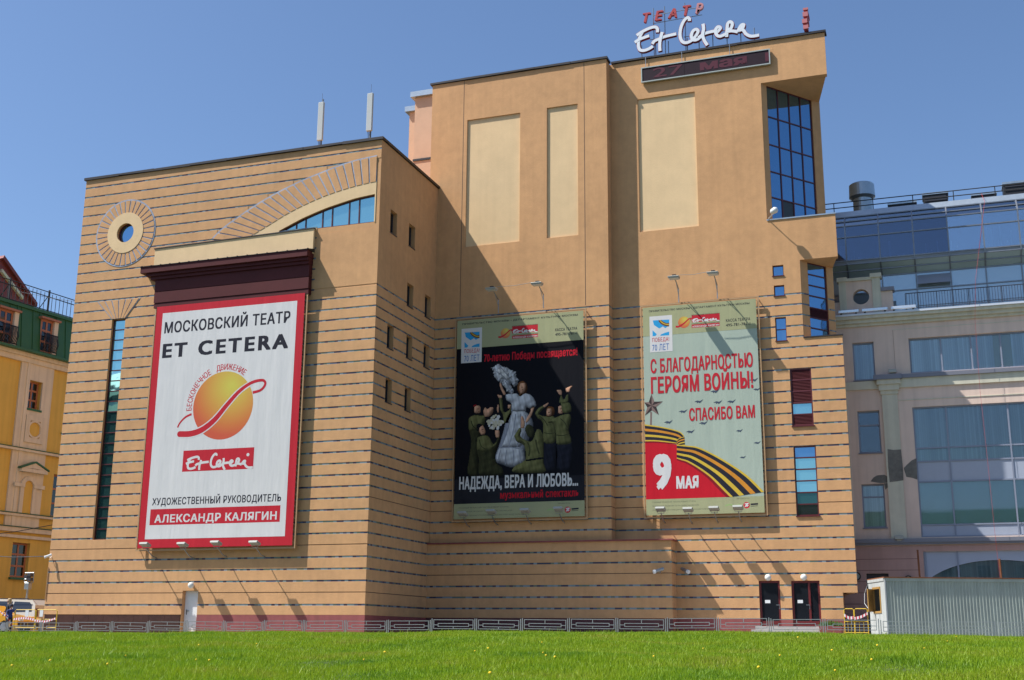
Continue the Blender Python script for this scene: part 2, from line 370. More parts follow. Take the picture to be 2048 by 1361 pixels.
# arch: mosaic field, voussoirs, sand band, window
fld = arch_o+[(ARX, arch_i[-1][1])]+arch_i[::-1]
b = MB(); b.plate(FL, [(p[0]-.03, p[1]+.03) for p in arch_o]+[(ARX+.03, arch_i[-1][1]-.03)]+[(p[0], p[1]-.05) for p in arch_i[::-1]], [], .0185, .037); b.build('mosaic_field', PALEMOS, W1)
def along(P, t):
    L = [0]
    for q0, q1 in zip(P, P[1:]): L.append(L[-1]+math.dist(q0, q1))
    s = t*L[-1]
    for i in range(len(P)-1):
        if s <= L[i+1]+1e-9: k = (s-L[i])/max(1e-9, L[i+1]-L[i]); return (P[i][0]+(P[i+1][0]-P[i][0])*k, P[i][1]+(P[i+1][1]-P[i][1])*k)
    return P[-1]
nv = 21
for i in range(nv):
    g = .0042; t0, t1 = i/nv+g, (i+1)/nv-g
    A = [along(arch_o, t0), along(arch_o, (t0+t1)/2), along(arch_o, t1)]; B = [along(arch_i, t1), along(arch_i, (t0+t1)/2), along(arch_i, t0)]
    A = [(p[0]+.025, p[1]-.04) for p in A]
    b = MB(); b.plate(FL, A+B, [], .037, .062); b.build('voussoir', OCHRE, W1, bevel=.005)
top_i = [p for p in arch_i]; base = [(arch_i[-1][0], aw_b), ]
sb = top_i+[(top_i[-1][0], aw_b)]+[(win_poly[-2][0]+.0, aw_b)]+[p for p in reversed(win_poly[:-2])]+[(win_poly[-1][0], aw_b), (win_poly[-1][0]-.3, aw_b-.05), (top_i[0][0], ZCOR-.1)]
b = MB(); b.plate(FL, sb, [], .0, .045); b.build('sand_band', SAND, W1)
# arch window
xs = [win_poly[0][0]]+[z4(q, 1000)[0] for q in (653, 722, 848, 920, 1047, 1122, 1250)]
def wtop(x):
    P = win_poly[:-2]
    for p0, p1 in zip(P, P[1:]):
        if p0[0] <= x <= p1[0]: return p0[1]+(p1[1]-p0[1])*(x-p0[0])/(p1[0]-p0[0])
    return P[-1][1] if x > P[-1][0] else P[0][1]
cells = []
for a, c in zip(xs, xs[1:]):
    a2, c2 = a+.03, c-.03
    zt = [(x, wtop(x)-.055) for x in (a2, (a2+c2)/2, c2)]
    if zt[0][1] < aw_b+.08: a2 += .35; zt[0] = (a2, wtop(a2)-.055)
    cells.append([(a2, aw_b+.05), (c2, aw_b+.05)]+zt[::-1])
b = MB(); b.ribbon(FL, [(p[0], p[1]-.03) for p in win_poly[:-2]], .07, -.16, -.08); b.bf(FL, win_poly[0][0], win_poly[-2][0], aw_b+.001, aw_b+.06, -.16, -.081)
for x in xs[1:-1]: b.bf(FL, x-.03, x+.03, aw_b+.06, wtop(x)-.03, -.16, -.082)
b.bf(FL, xs[-1]-.06, xs[-1]-.001, aw_b+.06, wtop(xs[-1])-.03, -.16, -.083); aw = b.build('arch_window', REDF, TH)
for c in cells:
    c = [(p[0]+(-.012 if p[0] < sum(q[0] for q in c)/len(c) else .012), p[1]) for p in c]; b = MB(); b.plate(FL, c, [], -.14, -.12); b.build('pane', GL_TURQ, aw)
# copings
def coping(x0, x1, Y, z0, z1, step=2.3):
    n = max(1, round((x1-x0)/step))
    for i in range(n):
        a = x0+(x1-x0)*i/n; c = x0+(x1-x0)*(i+1)/n+.0; j = [rnd.uniform(-.022, .022) for _ in range(4)]; e = rnd.uniform(0, .03)
        MB().hexa([(a, Y-.1-e, z0+j[0]), (c-.004, Y-.1-e, z0+j[1]), (c-.004, Y+.5, z0), (a, Y+.5, z0), (a, Y-.1-e, z1+j[2]*.6), (c-.004, Y-.1-e, z1+j[3]*.6), (c-.004, Y+.5, z1), (a, Y+.5, z1)]).build('coping', COPING, TH)
coping(XL-.1, XC+.12, YL, ZL-.105, ZL+.02)
b = MB(); b.bx(XC-.4, XC+.12, YL+.501, YM, ZL-.119, ZL+.02); b.build('coping', COPING, TH)
b = MB(); b.bx(XL, XC-.4, YL+.5, 72, ZL-.4, ZL-.15); b.bx(XL, XL+.35, YL+.36, 72, GROUND, ZL-.4); b.bx(XL+.4, XT-8, 71.6, 72, GROUND, ZL-.4); b.build('rear_wall', OCHRE, TH)
# plinths: brown granite to the left of the white door, painted to the right
b = MB(); b.bf(FL, XL+.05, wdoor[0]-.02, GROUND, .95, -.2, -.0); GR = b.build('plinth', GRANITE, TH)
for i in range(9):
    a = XL+.07+(wdoor[0]-.05-XL-.07)*i/9; c = XL+.07+(wdoor[0]-.05-XL-.07)*(i+1)/9-.012
    b = MB(); b.bf(FL, a, c, GROUND, .93, 0, .012); b.build('granite_slab', GRANITE, GR)
b = MB(); b.bf(FL, wdoor[1], XC+.02, GROUND, .945, 0, .02); b.build('plinth', BURGP, TH)
# white side door
b = MB(); b.bf(FL, wdoor[0]+.01, wdoor[1]-.01, .1, wdoor[3]-.01, -.3, -.24); WD = b.build('door', WHITE, TH); tag(WD, 'plain white metal side door')
b = MB(); b.bf(FL, wdoor[0]+.12, wdoor[0]+.15, .95, 1.2, -.24, -.225); b.bf(FL, wdoor[0]+.12, wdoor[0]+.28, 1.12, 1.14, -.225, -.19); b.build('handle', BLACK, WD)
# sand parapet block and burgundy cornice over the white banner
b = MB(); zs1 = ZCOR; b.plate(FL, [(-39.05, 19.0), (-29.4, 19.0), (-29.4, U(633, 457, YL-.2)[1]), (-39.05, zs1-.05)], [], .031, .2); b.build('parapet_block', SAND, TH)
b = MB(); b.plate(FL, [(-39.1, zs1-.05), (-29.37, U(633, 457, YL-.2)[1]), (-29.37, U(633, 457, YL-.2)[1]+.05), (-39.1, zs1+.0)], [], .031, .24); b.build('coping', COPING, TH)
CO = MB(); CO.bf(FL, -39.5, -29.42, 18.72, 19.06, .032, .7); CO = CO.build('cornice', BURG, TH, bevel=.01); tag(CO, 'burgundy metal cornice over the white banner')
for a, c, z0, z1, p in ((-39.2, -29.44, 18.55, 18.72, .56), (-38.98, -29.45, 18.38, 18.55, .46), (-38.74, -29.46, 17.72, 18.38, .36), (-38.74, -29.46, 17.1, 17.7, .36), (-38.74, -29.46, 16.82, 17.08, .33)):
    b = MB(); b.bf(FL, a, c, z0+.004, z1-.004, .034, p); b.build('moulding' if z0 > 18.3 else 'fascia_panel', BURG, CO)
b = MB(); b.hexa([FL.p(-39.55, 19.062, .04), FL.p(-29.38, 19.062, .04), FL.p(-29.38, 19.062, .74), FL.p(-39.55, 19.062, .74), FL.p(-39.55, 19.28, .04), FL.p(-29.38, 19.28, .04), FL.p(-29.38, 19.09, .74), FL.p(-39.55, 19.09, .74)]); b.build('flashing', COPING, CO)
for i in range(18):
    u = -39.4+10*i/17; b = MB(); b.bf(FL, u-.03, u+.03, 19.085, 19.115, .1, .75); b.build('seam', COPING, CO)

# ---- left block, shaded side wall
FS = Face((XC, 0, 0), (0, 1, 0), (1, 0, 0))
sw = []
for x0, y0, x1, y1 in ((780, 422, 793.5, 470), (817, 450, 829.5, 496), (813.5, 569, 826, 614), (849, 592, 861, 636), (773.5, 651, 786.5, 697), (812, 673, 824, 717), (846.5, 692, 858.5, 735), (770, 759, 783, 804), (808.5, 777, 821, 821)):
    a = UX(x0, (y0+y1)/2, XC)[0]; c = UX(x1, (y0+y1)/2, XC)[0]; zc = UX((x0+x1)/2, (y0+y1)/2, XC)[1]
    sw.append((a, c, zc-.62, zc+.62))
b = MB(); b.plate(FS, [(YL+.35, GROUND), (YM, GROUND), (YM, ZL-.12), (YL+.35, ZL-.12)], [rect(r) for r in sw], -.35, 0); W2 = b.build('wall', OCHRE, TH)
courses(W2, FS, YL, YM-.03, 0, 27, sw, zmin=.95, thin=(1, 9), top=zk(28)-HS/2)
b = MB()
for r in cut((YL, YM, zk(28)-HS/2+.001, zk(28)+HS/2-.001), sw): b.bf(FS, *r, 0, .006)
b.build('mosaic_band', MOSAIC, W2)
b = MB()
for r in cut((YL, YM, zk(28)+HS/2, ZL-.125), sw): b.bf(FS, *r, 0, .017)
b.build('upper_wall', OCHRE, W2)
for r in cut((-29.3, XC+.018, zk(28)+HS/2, 20.05), [(-30, -28, 30, 31)]): MB().bf(FL, *r, 0, .017).build('upper_wall', OCHRE, W1)
MB().bf(FL, ARX+.02, XC+.018, 20.05, zk(39)+.34, 0, .017).build('upper_wall', OCHRE, W1)
MB().bf(FS, YL, YM, GROUND, .945, 0, .02).build('plinth', BURGP, TH)
for r in sw:
    o = window(FS, r, 1, 1, .22, .05, pane=GL_DARK, frame=DARKSTEEL, parent=TH)
    MB().bf(FS, r[0]-.02, r[1]+.02, r[2]-.05, r[2]-.002, -.2, .045).build('sill', DARKSTEEL, o)

# ---- middle tower
FM = front(YM)
pan = [(-24.07, -20.85, 21.16, 28.82), (-19.27, -17.47, 21.17, 28.87)]
b = MB(); b.plate(FM, [(-26.3, GROUND), (XT, GROUND), (XT, ZT-.1), (-26.3, ZT-.1)], [rect(p) for p in pan], -.35, 0); W3 = b.build('wall', OCHRE, TH)
for p in pan: MB().bf(FM, p[0]-.05, p[1]+.05, p[2]-.05, p[3]+.05, -.2, -.075).build('recessed_panel', SAND, W3)
courses(W3, FM, XC+.018, XT+.018, 5, 27, [], thin=(9,), top=zk(28)-HS/2)
MB().bf(FM, XC, XT, zk(28)-HS/2+.001, zk(28)+HS/2-.001, 0, .006).build('mosaic_band', MOSAIC, W3)
b = MB()
for r in cut((-26.3, XT+.018, zk(28)+HS/2, ZT-.105), pan): b.bf(FM, *r, 0, .017)
b.build('upper_wall', OCHRE, W3)
for u in (-24.3, -17.09): MB().bf(FM, u-.015, u+.015, 17.2, ZT-.12, .0172, .021).build('expansion_joint', GROOVE, W3)
FMR = Face((XT, 0, 0), (0, 1, 0), (1, 0, 0))
b = MB(); b.plate(FMR, [(YM+.35, GROUND), (YR+.35, GROUND), (YR+.35, ZT-.1), (YM+.35, ZT-.1)], [], -.35, 0); W3b = b.build('wall', OCHRE, TH)
courses(W3b, FMR, YM, YR-.03, 5, 27, [], thin=(9,), top=zk(28)-HS/2)
MB().bf(FMR, YM, YR, zk(28)-HS/2+.001, zk(28)+HS/2-.001, 0, .006).build('mosaic_band', MOSAIC, W3b)
MB().bf(FMR, YM, YR, zk(28)+HS/2, ZT-.105, 0, .017).build('upper_wall', OCHRE, W3b)
FML = Face((-26.3, 0, 0), (0, 1, 0), (-1, 0, 0))
MB().bf(FML, YM+.36, 74, 20, ZT-.1, -.35, 0).build('wall', OCHRE, TH)
coping(-26.42, XT+.1, YM, ZT-.085, ZT+.03)
b = MB(); b.bx(XT-.3, XT+.1, YM+.501, YR-.15, ZT-.099, ZT+.03); b.build('coping', COPING, TH)
MB().bx(-26.3, XT-.36, YM+.5, 74, ZT-.5, ZT-.2).build('roof', COPING, TH)

# ---- low block in front of the tower
FB = front(YB); ZB = 4.78
b = MB(); b.plate(FB, [(XC, GROUND), (XB, GROUND), (XB, ZB-.06), (XC, ZB-.06)], [], -.26, 0); W5 = b.build('wall', OCHRE, TH)
courses(W5, FB, XC+.018, XB+.018, 0, 5, [], zmin=.95, thin=(3,), top=ZB-.06)
FBR = Face((XB, 0, 0), (0, 1, 0), (1, 0, 0))
b = MB(); b.plate(FBR, [(YB+.26, GROUND), (YR, GROUND), (YR, ZB-.06), (YB+.26, ZB-.06)], [], -.3, 0); W5b = b.build('wall', OCHRE, TH)
courses(W5b, FBR, YB, YR-.03, 0, 5, [], zmin=.95, thin=(3,), top=ZB-.06)
b = MB(); b.bx(XC+.04, XB+.13, YB-.13, YR-.031, ZB-.059, ZB); b.build('coping', BURGP, TH)
MB().bf(FB, XC+.02, XB+.02, GROUND, .945, 0, .02).build('plinth', mat('shaded plinth', (.10, .03, .03), .7, var=.2), TH)  # darker than the other plinths: the shade here is put into the colour
MB().bf(FBR, YB, YR-.03, GROUND, .945, 0, .02).build('plinth', BURGP, TH)

# ---- right tower with cut corners
FR = front(YR)
rx = lambda x, y: U(x, y, YR)
C1 = (-7.48, 21.2, 28.92); C2 = (-5.92, 14.8, 18.85)   # where each cut corner starts, its bottom and top
sq = [(rx(1545, 541)[0], rx(1567, 541)[0], rx(1556, 552)[1], rx(1556, 531)[1]), (rx(1548, 582)[0], rx(1569, 582)[0], rx(1558, 592)[1], rx(1558, 571)[1]), (rx(1551, 658)[0], rx(1573, 658)[0], rx(1562, 682)[1], rx(1562, 635)[1])]
lo1 = (rx(1582, 795)[0], rx(1625, 795)[0], rx(1604, 852)[1], rx(1604, 737)[1]); lo2 = (rx(1590, 960)[0], rx(1635, 960)[0], rx(1614, 1032)[1], rx(1614, 892)[1])
d1 = (rx(1519, 1200)[0], rx(1561, 1200)[0], .62, rx(1540, 1162)[1]); d2 = (rx(1584, 1200)[0], rx(1641, 1200)[0], .62, rx(1612, 1162)[1])
rp = (-14.25, -11.05, 21.24, 28.98)
holes = sq+[lo1, lo2, d1, d2]
outer = [(XT, GROUND), (-4.72, GROUND), (-4.72, 2.18), (XE, 2.18), (XE, C2[1]), (C2[0], C2[1]), (C2[0], C2[2]), (XE, C2[2]), (XE, C1[1]), (C1[0], C1[1]), (C1[0], C1[2]), (XE, C1[2]), (XE, ZT-.1), (XT, ZT-.1)]
b = MB(); b.plate(FR, outer, [rect(h) for h in holes+[rp]], -.35, 0); W4 = b.build('wall', OCHRE, TH)
MB().bf(FR, rp[0]-.05, rp[1]+.05, rp[2]-.05, rp[3]+.05, -.2, -.075).build('recessed_panel', SAND, W4)
cutc = [(C2[0], 0, C2[1], C2[2]), (C1[0], 0, C1[1], C1[2]), (-4.72, 0, -1, 2.18)]
courses(W4, FR, XT+.018, XE+.02, 0, 27, holes+cutc, zmin=.95, thin=(9,), top=zk(28)-HS/2)
b = MB()
for r in cut((XT, XE, zk(28)-HS/2+.001, zk(28)+HS/2-.001), holes+cutc): b.bf(FR, *r, 0, .006)
b.build('mosaic_band', MOSAIC, W4)
b = MB()
for r in cut((XT+.018, XE+.02, zk(28)+HS/2, ZT-.105), holes+cutc+[rp]): b.bf(FR, *r, 0, .017)
b.build('upper_wall', OCHRE, W4)
b = MB()
for r in cut((XB+.018, -4.74, GROUND, .945), holes): b.bf(FR, *r, 0, .02)
b.build('plinth', BURGP, TH)
coping(XT+.11, XE+.1, YR, ZT-.085, ZT+.03)
# right-hand side wall runs back and inward, so it stays out of sight from the lawn
SK = V((-.21, 1, 0)).normalized()
FE = Face((XE, YR, 0), SK, V((SK.y, -SK.x, 0)))
b = MB()
for z0, z1 in ((2.18, C2[1]), (C2[2], C1[1]), (C1[2], ZT-.1)): b.bf(FE, .35, 14, z0, z1, -.3, 0)
b.bf(FE, 3.75, 14, C2[1]+.001, C2[2]-.001, -.3, -.001); b.bf(FE, 3.75, 14, C1[1]+.001, C1[2]-.001, -.3, -.001)
b.bf(Face((-4.72, YR, 0), SK, V((SK.y, -SK.x, 0))), .35, 14, GROUND, 2.18, -.3, 0)
b.build('side_wall', OCHRE, TH)
MB().hexa([(XT-.3, YR+.5, ZT-.5), (XE-.5, YR+.5, ZT-.5), (XE-3.4, 74, ZT-.5), (XT-.3, 74, ZT-.5), (XT-.3, YR+.5, ZT-.2), (XE-.5, YR+.5, ZT-.2), (XE-3.4, 74, ZT-.2), (XT-.3, 74, ZT-.2)]).build('roof', COPING, TH)
def corner(C, back, gl, nx, vs, special=None):
    a = V((C[0], YR, 0)); e = V(back); dr = (e-a); L = dr.length; dr.normalize()
    F = Face(a, dr, V((dr.y, -dr.x, 0)))
    u0, u1 = gl
    r = (L*u0, L*u1, C[1]+.06, C[2]-.02)
    b = MB(); b.plate(F, [(.02, C[1]-.2), (L, C[1]-.2), (L, C[2]+.2), (.02, C[2]+.2)], [rect(r)], -.3, 0); W = b.build('corner_wall', OCHRE, TH)
    V_ = [r[2]+(r[3]-r[2])*t for t in vs]
    window(F, r, nx, 1, .05, .06, pane=GL_BLUE, parent=TH, vs=V_, special=special, name='corner_window', jit=.002)
    return F, L, W
f1, L1, _ = corner(C1, (-4.76, 63.6, 0), (.09, .86), 4, [0, .17, .36, .56, .77, 1.0], special={5: mat('open sash', (.03, .035, .03), .3), 6: GL_BLUE})
def shelf(z0, z1, C, e, name, mm, out=.0):    # floor or ceiling of a cut corner
    b = MB(); P = [(C[0]-.3, YR+.34), (XE, YR+.34), (e[0]+.0, e[1]+.2), (e[0]-1.6, e[1]+.2)]
    P = [(C[0]-.02, YR+.002-out), (XE+out, YR+.002-out), (XE-.21*3.6, YR+3.6), (XE-.21*3.6-.6, YR+3.7)]
    n = len(P); b.add([(x, y, z1) for x, y in P]+[(x, y, z0) for x, y in P], [tuple(range(n)), tuple(range(2*n-1, n-1, -1))]+[(i, (i+1) % n, n+(i+1) % n, n+i) for i in range(n)])
    return b.build(name, mm, TH)
shelf(C1[2]+.001, C1[2]+.25, C1, (-4.76, 63.6), 'soffit', OCHRE)
shelf(C1[1]-.07, C1[1]-.005, C1, (-4.76, 63.6), 'corner_sill', ZINC, .06)
f2, L2, _ = corner(C2, (-4.46, 62.05, 0), (.22, .80), 1, [0, .13, .27, .40, .56, .70, .845, 1.0], special={2: 'louvre'})
shelf(C2[2]+.001, C2[2]+.25, C2, (-4.46, 62.05), 'soffit', OCHRE)
shelf(C2[1]-.07, C2[1]-.005, C2, (-4.46, 62.05), 'corner_sill', COPING, .06)
# mosaic stripes run on round the lower cut corner
for k in range(25, 29):
    for a, c in ((.02, L2*.22), (L2*.80, L2)):
        if zk(k) > C2[1] and zk(k) < C2[2]: MB().bf(f2, a, c, zk(k)-.035, zk(k)+.035, .0005, .006).build('mosaic_band', MOSAIC, _)
for r in sq[:2]: window(FR, r, 1, 1, .1, .04, parent=TH)
window(FR, sq[2], 1, 2, .1, .04, parent=TH)
for r in sq: MB().bf(FR, r[0]-.03, r[1]+.03, r[2]-.04, r[2]-.002, -.08, .06).build('sill', REDF, TH)
tag(window(FR, lo1, 1, 5, .04, .07, parent=TH, pane=GL_TURQ, special={0: 'louvre', 2: 'louvre', 3: 'louvre', 4: 'louvre'}), 'dark red louvred window with one glass pane')
tag(window(FR, lo2, 1, 6, .06, .06, parent=TH, special={2: GL_TURQ, 3: GL_TURQ, 4: GL_TURQ, 0: GL_DARK, 1: GL_GREEN}), 'tall window of six panes in dark red frame')  # dark bottom panes and brighter upper ones carry the reflection in their colour
for r in (lo1, lo2): MB().bf(FR, r[0]-.03, r[1]+.05, r[2]-.05, r[2]-.002, -.04, .08).build('sill', REDF, TH)
# entrance doors
DG = mat('door glass', (.012, .014, .018), .05)
REDD = mat('red door paint', (.13, .012, .012), .4)
da = window(FR, d1, 1, 1, .06, .1, pane=DG, frame=REDD, parent=TH, name='door'); tag(da, 'single glazed red entrance door')
db = window(FR, d2, 2, 1, .06, .1, pane=DG, frame=REDD, parent=TH, name='door', us=[d2[0], d2[0]+(d2[1]-d2[0])*.62, d2[1]]); tag(db, 'double glazed red entrance door')
for dd, o, ha in ((d1, da, d1[1]-.06), (d2, db, d2[0]+(d2[1]-d2[0])*.61)):
    b = MB(); b.bf(FR, ha-.012, ha+.012, 1.42, 1.62, -.06, -.04); b.bf(FR, ha-.16, ha+.012, 1.6, 1.625, -.04, -.0); b.build('handle', STEEL, o)
    b = MB(); b.bf(FR, dd[0]+.25, dd[0]+.5, 1.7, 1.85, -.098, -.09); b.build('notice', WHITE, o)
    b = MB(); b.bf(FR, dd[0]+.1, dd[1]-.1, .72, .86, -.08, -.05); b.build('kick_plate', REDD, o)
b = MB(); b.bx(d1[0]-.3, d2[1]+.25, YR-1.0, YR-.021, GROUND, .45); b.bx(d1[0]-.15, d2[1]+.15, YR-.7, YR-.021, .45, .61); b.build('entrance_steps', mat('concrete step', (.42, .39, .36), .9, var=.12), TH)
# stair heads behind the left edge of the tower
for x0, x1, yt, yb, Y in ((829, 868, 197, 340, 66), (818.5, 831, 226, 330, 68)):
    a = U(x0, 250, Y)[0]; c = U(x1, 250, Y)[0]; zt = U(x0, yt, Y)[1]; zb = 23
    b = MB(); b.bx(a, c+1.5, Y, Y+5, zb, zt); o = b.build('stair_head', PALEP, TH)
    b = MB(); b.bx(a-.25, c+1.6, Y-.25, Y+5.1, zt+.002, zt+.36); b.build('cap', ZINC, o)
    if Y == 66: MB().bx(a-.03, c+1.5, Y-.06, Y-.001, U(840, 322, Y)[1], U(840, 318, Y)[1]).build('flashing', COPING, o)
b = MB(); b.tube([(-27.2, 61.2, ZL), (-27.2, 61.2, ZL+1.0), (-26.75, 61.2, ZL+1.0), (-26.75, 61.2, ZL)], .025, 6); tag(b.build('roof_ladder_hoop', STEEL), 'small bent steel hoop on the roof edge beside the tower', 'railing')
# ------------------------------------------------------------------ printing on banners
INKC = {}
def ink(name, c, rough=.6, var=.03, vs=1.2):
    INKC['print '+name] = c
    m = mat('print '+name, c, rough, var=var, vscale=vs, spec=.12); t = m.node_tree; p = t.nodes['Principled BSDF']; N = t.nodes.new; L = t.links.new
    g = N('ShaderNodeNewGeometry'); mp = N('ShaderNodeMapping'); mp.inputs['Scale'].default_value = (1.5, 1.5, .22); mp.inputs['Rotation'].default_value = (0, .12, 0); L(g.outputs['Position'], mp.inputs[0])
    n1 = N('ShaderNodeTexNoise'); n1.inputs['Scale'].default_value = 1.0; n1.inputs['Detail'].default_value = 3; L(mp.outputs[0], n1.inputs['Vector'])
    b = N('ShaderNodeBump'); b.inputs['Strength'].default_value = .35; b.inputs['Distance'].default_value = .10; L(n1.outputs[0], b.inputs['Height']); L(b.outputs[0], p.inputs['Normal']); return m
I_RED = ink('red', (.50, .022, .035)); I_WHITE = ink('white', (.64, .62, .60)); I_INK = ink('dark grey', (.022, .022, .032)); I_OLIVE = ink('olive', (.36, .36, .20))
I_NIGHT = ink('black', (.004, .004, .007)); I_GREY = ink('pale green grey', (.38, .44, .36)); I_BLUE = ink('sky blue', (.03, .32, .62)); I_NAVY = ink('blue text', (.03, .13, .38))
I_YEL = ink('yellow', (.62, .42, .05)); I_ORG = ink('orange', (.60, .24, .03)); I_BRED = ink('bright red', (.52, .012, .025)); I_KHAKI = ink('khaki', (.15, .145, .055), var=.55, vs=5); I_DKHAKI = ink('dark khaki', (.045, .045, .019), var=.6, vs=5)
I_SKIN = ink('skin', (.64, .34, .21), var=.35, vs=7); I_DRESS = ink('dress white', (.52, .52, .54), var=.35, vs=5); I_SHADE = ink('dress shade', (.24, .25, .29), var=.4, vs=6); I_DSKIRT = ink('navy skirt', (.014, .015, .025)); I_HAIR = ink('hair', (.16, .06, .02)); I_GRN = ink('pale green', (.30, .42, .16)); I_CREAM = ink('cream', (.55, .50, .36)); I_MAR = ink('dark red', (.22, .012, .02))
I_PLANE = ink('aircraft', (.06, .08, .12)); I_GREYT = ink('grey text', (.10, .10, .07)); I_STAR = ink('star', (.05, .035, .035)); I_STAR2 = ink('star light', (.22, .15, .13)); I_FLOOR = ink('stage floor', (.018, .018, .024), var=.4, vs=1)
def ball_mat(name, cx, cz, rr):
    m = mat(name, (.5, .3, .05), .45); t = m.node_tree; p = t.nodes['Principled BSDF']; N = t.nodes.new; L = t.links.new
    g = N('ShaderNodeNewGeometry'); s = N('ShaderNodeVectorMath'); s.operation = 'SUBTRACT'; L(g.outputs['Position'], s.inputs[0]); s.inputs[1].default_value = (cx, 0, cz)
    mu = N('ShaderNodeVectorMath'); mu.operation = 'MULTIPLY'; mu.inputs[1].default_value = (1/rr, 0, 1/rr); L(s.outputs[0], mu.inputs[0])
    ln = N('ShaderNodeVectorMath'); ln.operation = 'LENGTH'; L(mu.outputs[0], ln.inputs[0])
    cr = N('ShaderNodeValToRGB'); e = cr.color_ramp.elements; e[0].position = .05; e[0].color = (.58, .50, .06, 1); e[1].position = 1; e[1].color = (.58, .085, .03, 1); k = e.new(.5); k.color = (.60, .30, .04, 1); k = e.new(.78); k.color = (.60, .17, .03, 1)
    L(ln.outputs['Value'], cr.inputs[0]); L(cr.outputs[0], p.inputs['Base Color']); return m

class Poster:
    def __init__(s, T, Y, ox, oy, sc): s.T = T; s.Y = Y; s.F = front(Y); s.o = (ox, oy); s.s = sc
    def q(s, x, y): return U(s.o[0]+x/s.s, s.o[1]+y/s.s, s.Y)
    def poly(s, pts, m, lay, smooth=0, name='printed_shape'):
        P = [s.q(*p) for p in pts]
        if smooth: P = catmull(P+[P[0]], smooth)[:-1]
        return MB().flat(s.F, P, .0011*lay).build(name, m, s.T, orient=False)
    def box(s, x0, x1, y0l, y1l, m, lay, tilt=0, name='printed_panel'):   # upright rectangle from pixel box measured at mid
        a, zt = s.q(x0, y0l); c, _ = s.q(x1, y0l); _, zb = s.q(x0, y1l)
        return MB().quadf(s.F, a, c, zb, zt, .0011*lay).build(name, m, s.T, orient=False)
    def text(s, body, xl, yl, xr, yr, h, m, lay, bold=.02, ref=None, shear=0, space=1.08):
        a = s.q(xl, yl); c = s.q(xr, yr); zt = s.q(xl, yl-h/2)[1]; zb = s.q(xl, yl+h/2)[1]; zc = (a[1]+c[1])/2; hh = zt-zb
        return lettering(s.T, s.F, body, a[0], c[0], zc-hh/2, zc+hh/2, .0011*lay, m, bold, shear, ref, space=space)
    def line(s, pts, wd, m, lay, name='printed_stroke', n=6):
        P = catmull([s.q(*p) for p in pts], n)
        if isinstance(wd, (list, tuple)): W = [wd[min(i//n, len(wd)-1)]+(wd[min(i//n+1, len(wd)-1)]-wd[min(i//n, len(wd)-1)])*((i % n)/n) for i in range(len(P))]
        else: W = wd
        return MB().ribbon(s.F, P, W, .0011*lay).build(name, m, s.T, orient=False)

# hand-written "Et Cetera": strokes traced on the roof sign, in units of the sign's plane
YS = 61.0
_z = lambda x, y: U(1240+x/4.876, y/4.876, YS)
SCRIPT = [[(372, 332), (372, 300), (350, 280), (300, 290), (225, 325), (170, 362)], [(228, 325), (200, 380), (186, 445), (198, 498), (235, 510), (285, 495), (328, 468)], [(152, 430), (200, 400), (292, 366)],
          [(418, 330), (398, 415), (395, 470), (398, 515)], [(322, 445), (345, 415), (400, 392), (450, 372), (555, 347)],
          [(682, 222), (682, 200), (660, 190), (625, 228), (600, 290), (592, 360), (608, 415), (645, 435), (700, 415), (745, 370)],
          [(745, 370), (768, 325), (748, 303), (715, 325), (702, 375), (725, 408), (765, 400), (800, 368)],
          [(815, 250), (822, 300), (812, 355), (825, 405), (858, 460)], [(770, 385), (830, 345), (900, 325), (945, 318)],
          [(935, 345), (968, 315), (985, 290), (962, 278), (938, 308), (945, 352), (980, 372), (1045, 345)],
          [(1045, 378), (1050, 300), (1056, 250), (1078, 230), (1100, 248), (1090, 290), (1058, 322), (1100, 320), (1155, 330)],
          [(1155, 330), (1168, 295), (1190, 262), (1212, 260), (1200, 292), (1175, 312), (1205, 310), (1235, 350), (1285, 372), (1362, 361)]]
SCRIPT = [[_z(*p) for p in st] for st in SCRIPT]
SX0 = min(p[0] for s in SCRIPT for p in s); SX1 = max(p[0] for s in SCRIPT for p in s); SZ0 = min(p[1] for s in SCRIPT for p in s); SZ1 = max(p[1] for s in SCRIPT for p in s)
def script_logo(parent, F, u0, u1, v0, v1, d, wd, m):
    f = lambda p: (u0+(p[0]-SX0)/(SX1-SX0)*(u1-u0), v0+(p[1]-SZ0)/(SZ1-SZ0)*(v1-v0))
    b = MB()
    for st in SCRIPT: b.ribbon(F, catmull([f(p) for p in st], 4), wd, d)
    return b.build('script_lettering', m, parent, orient=False)

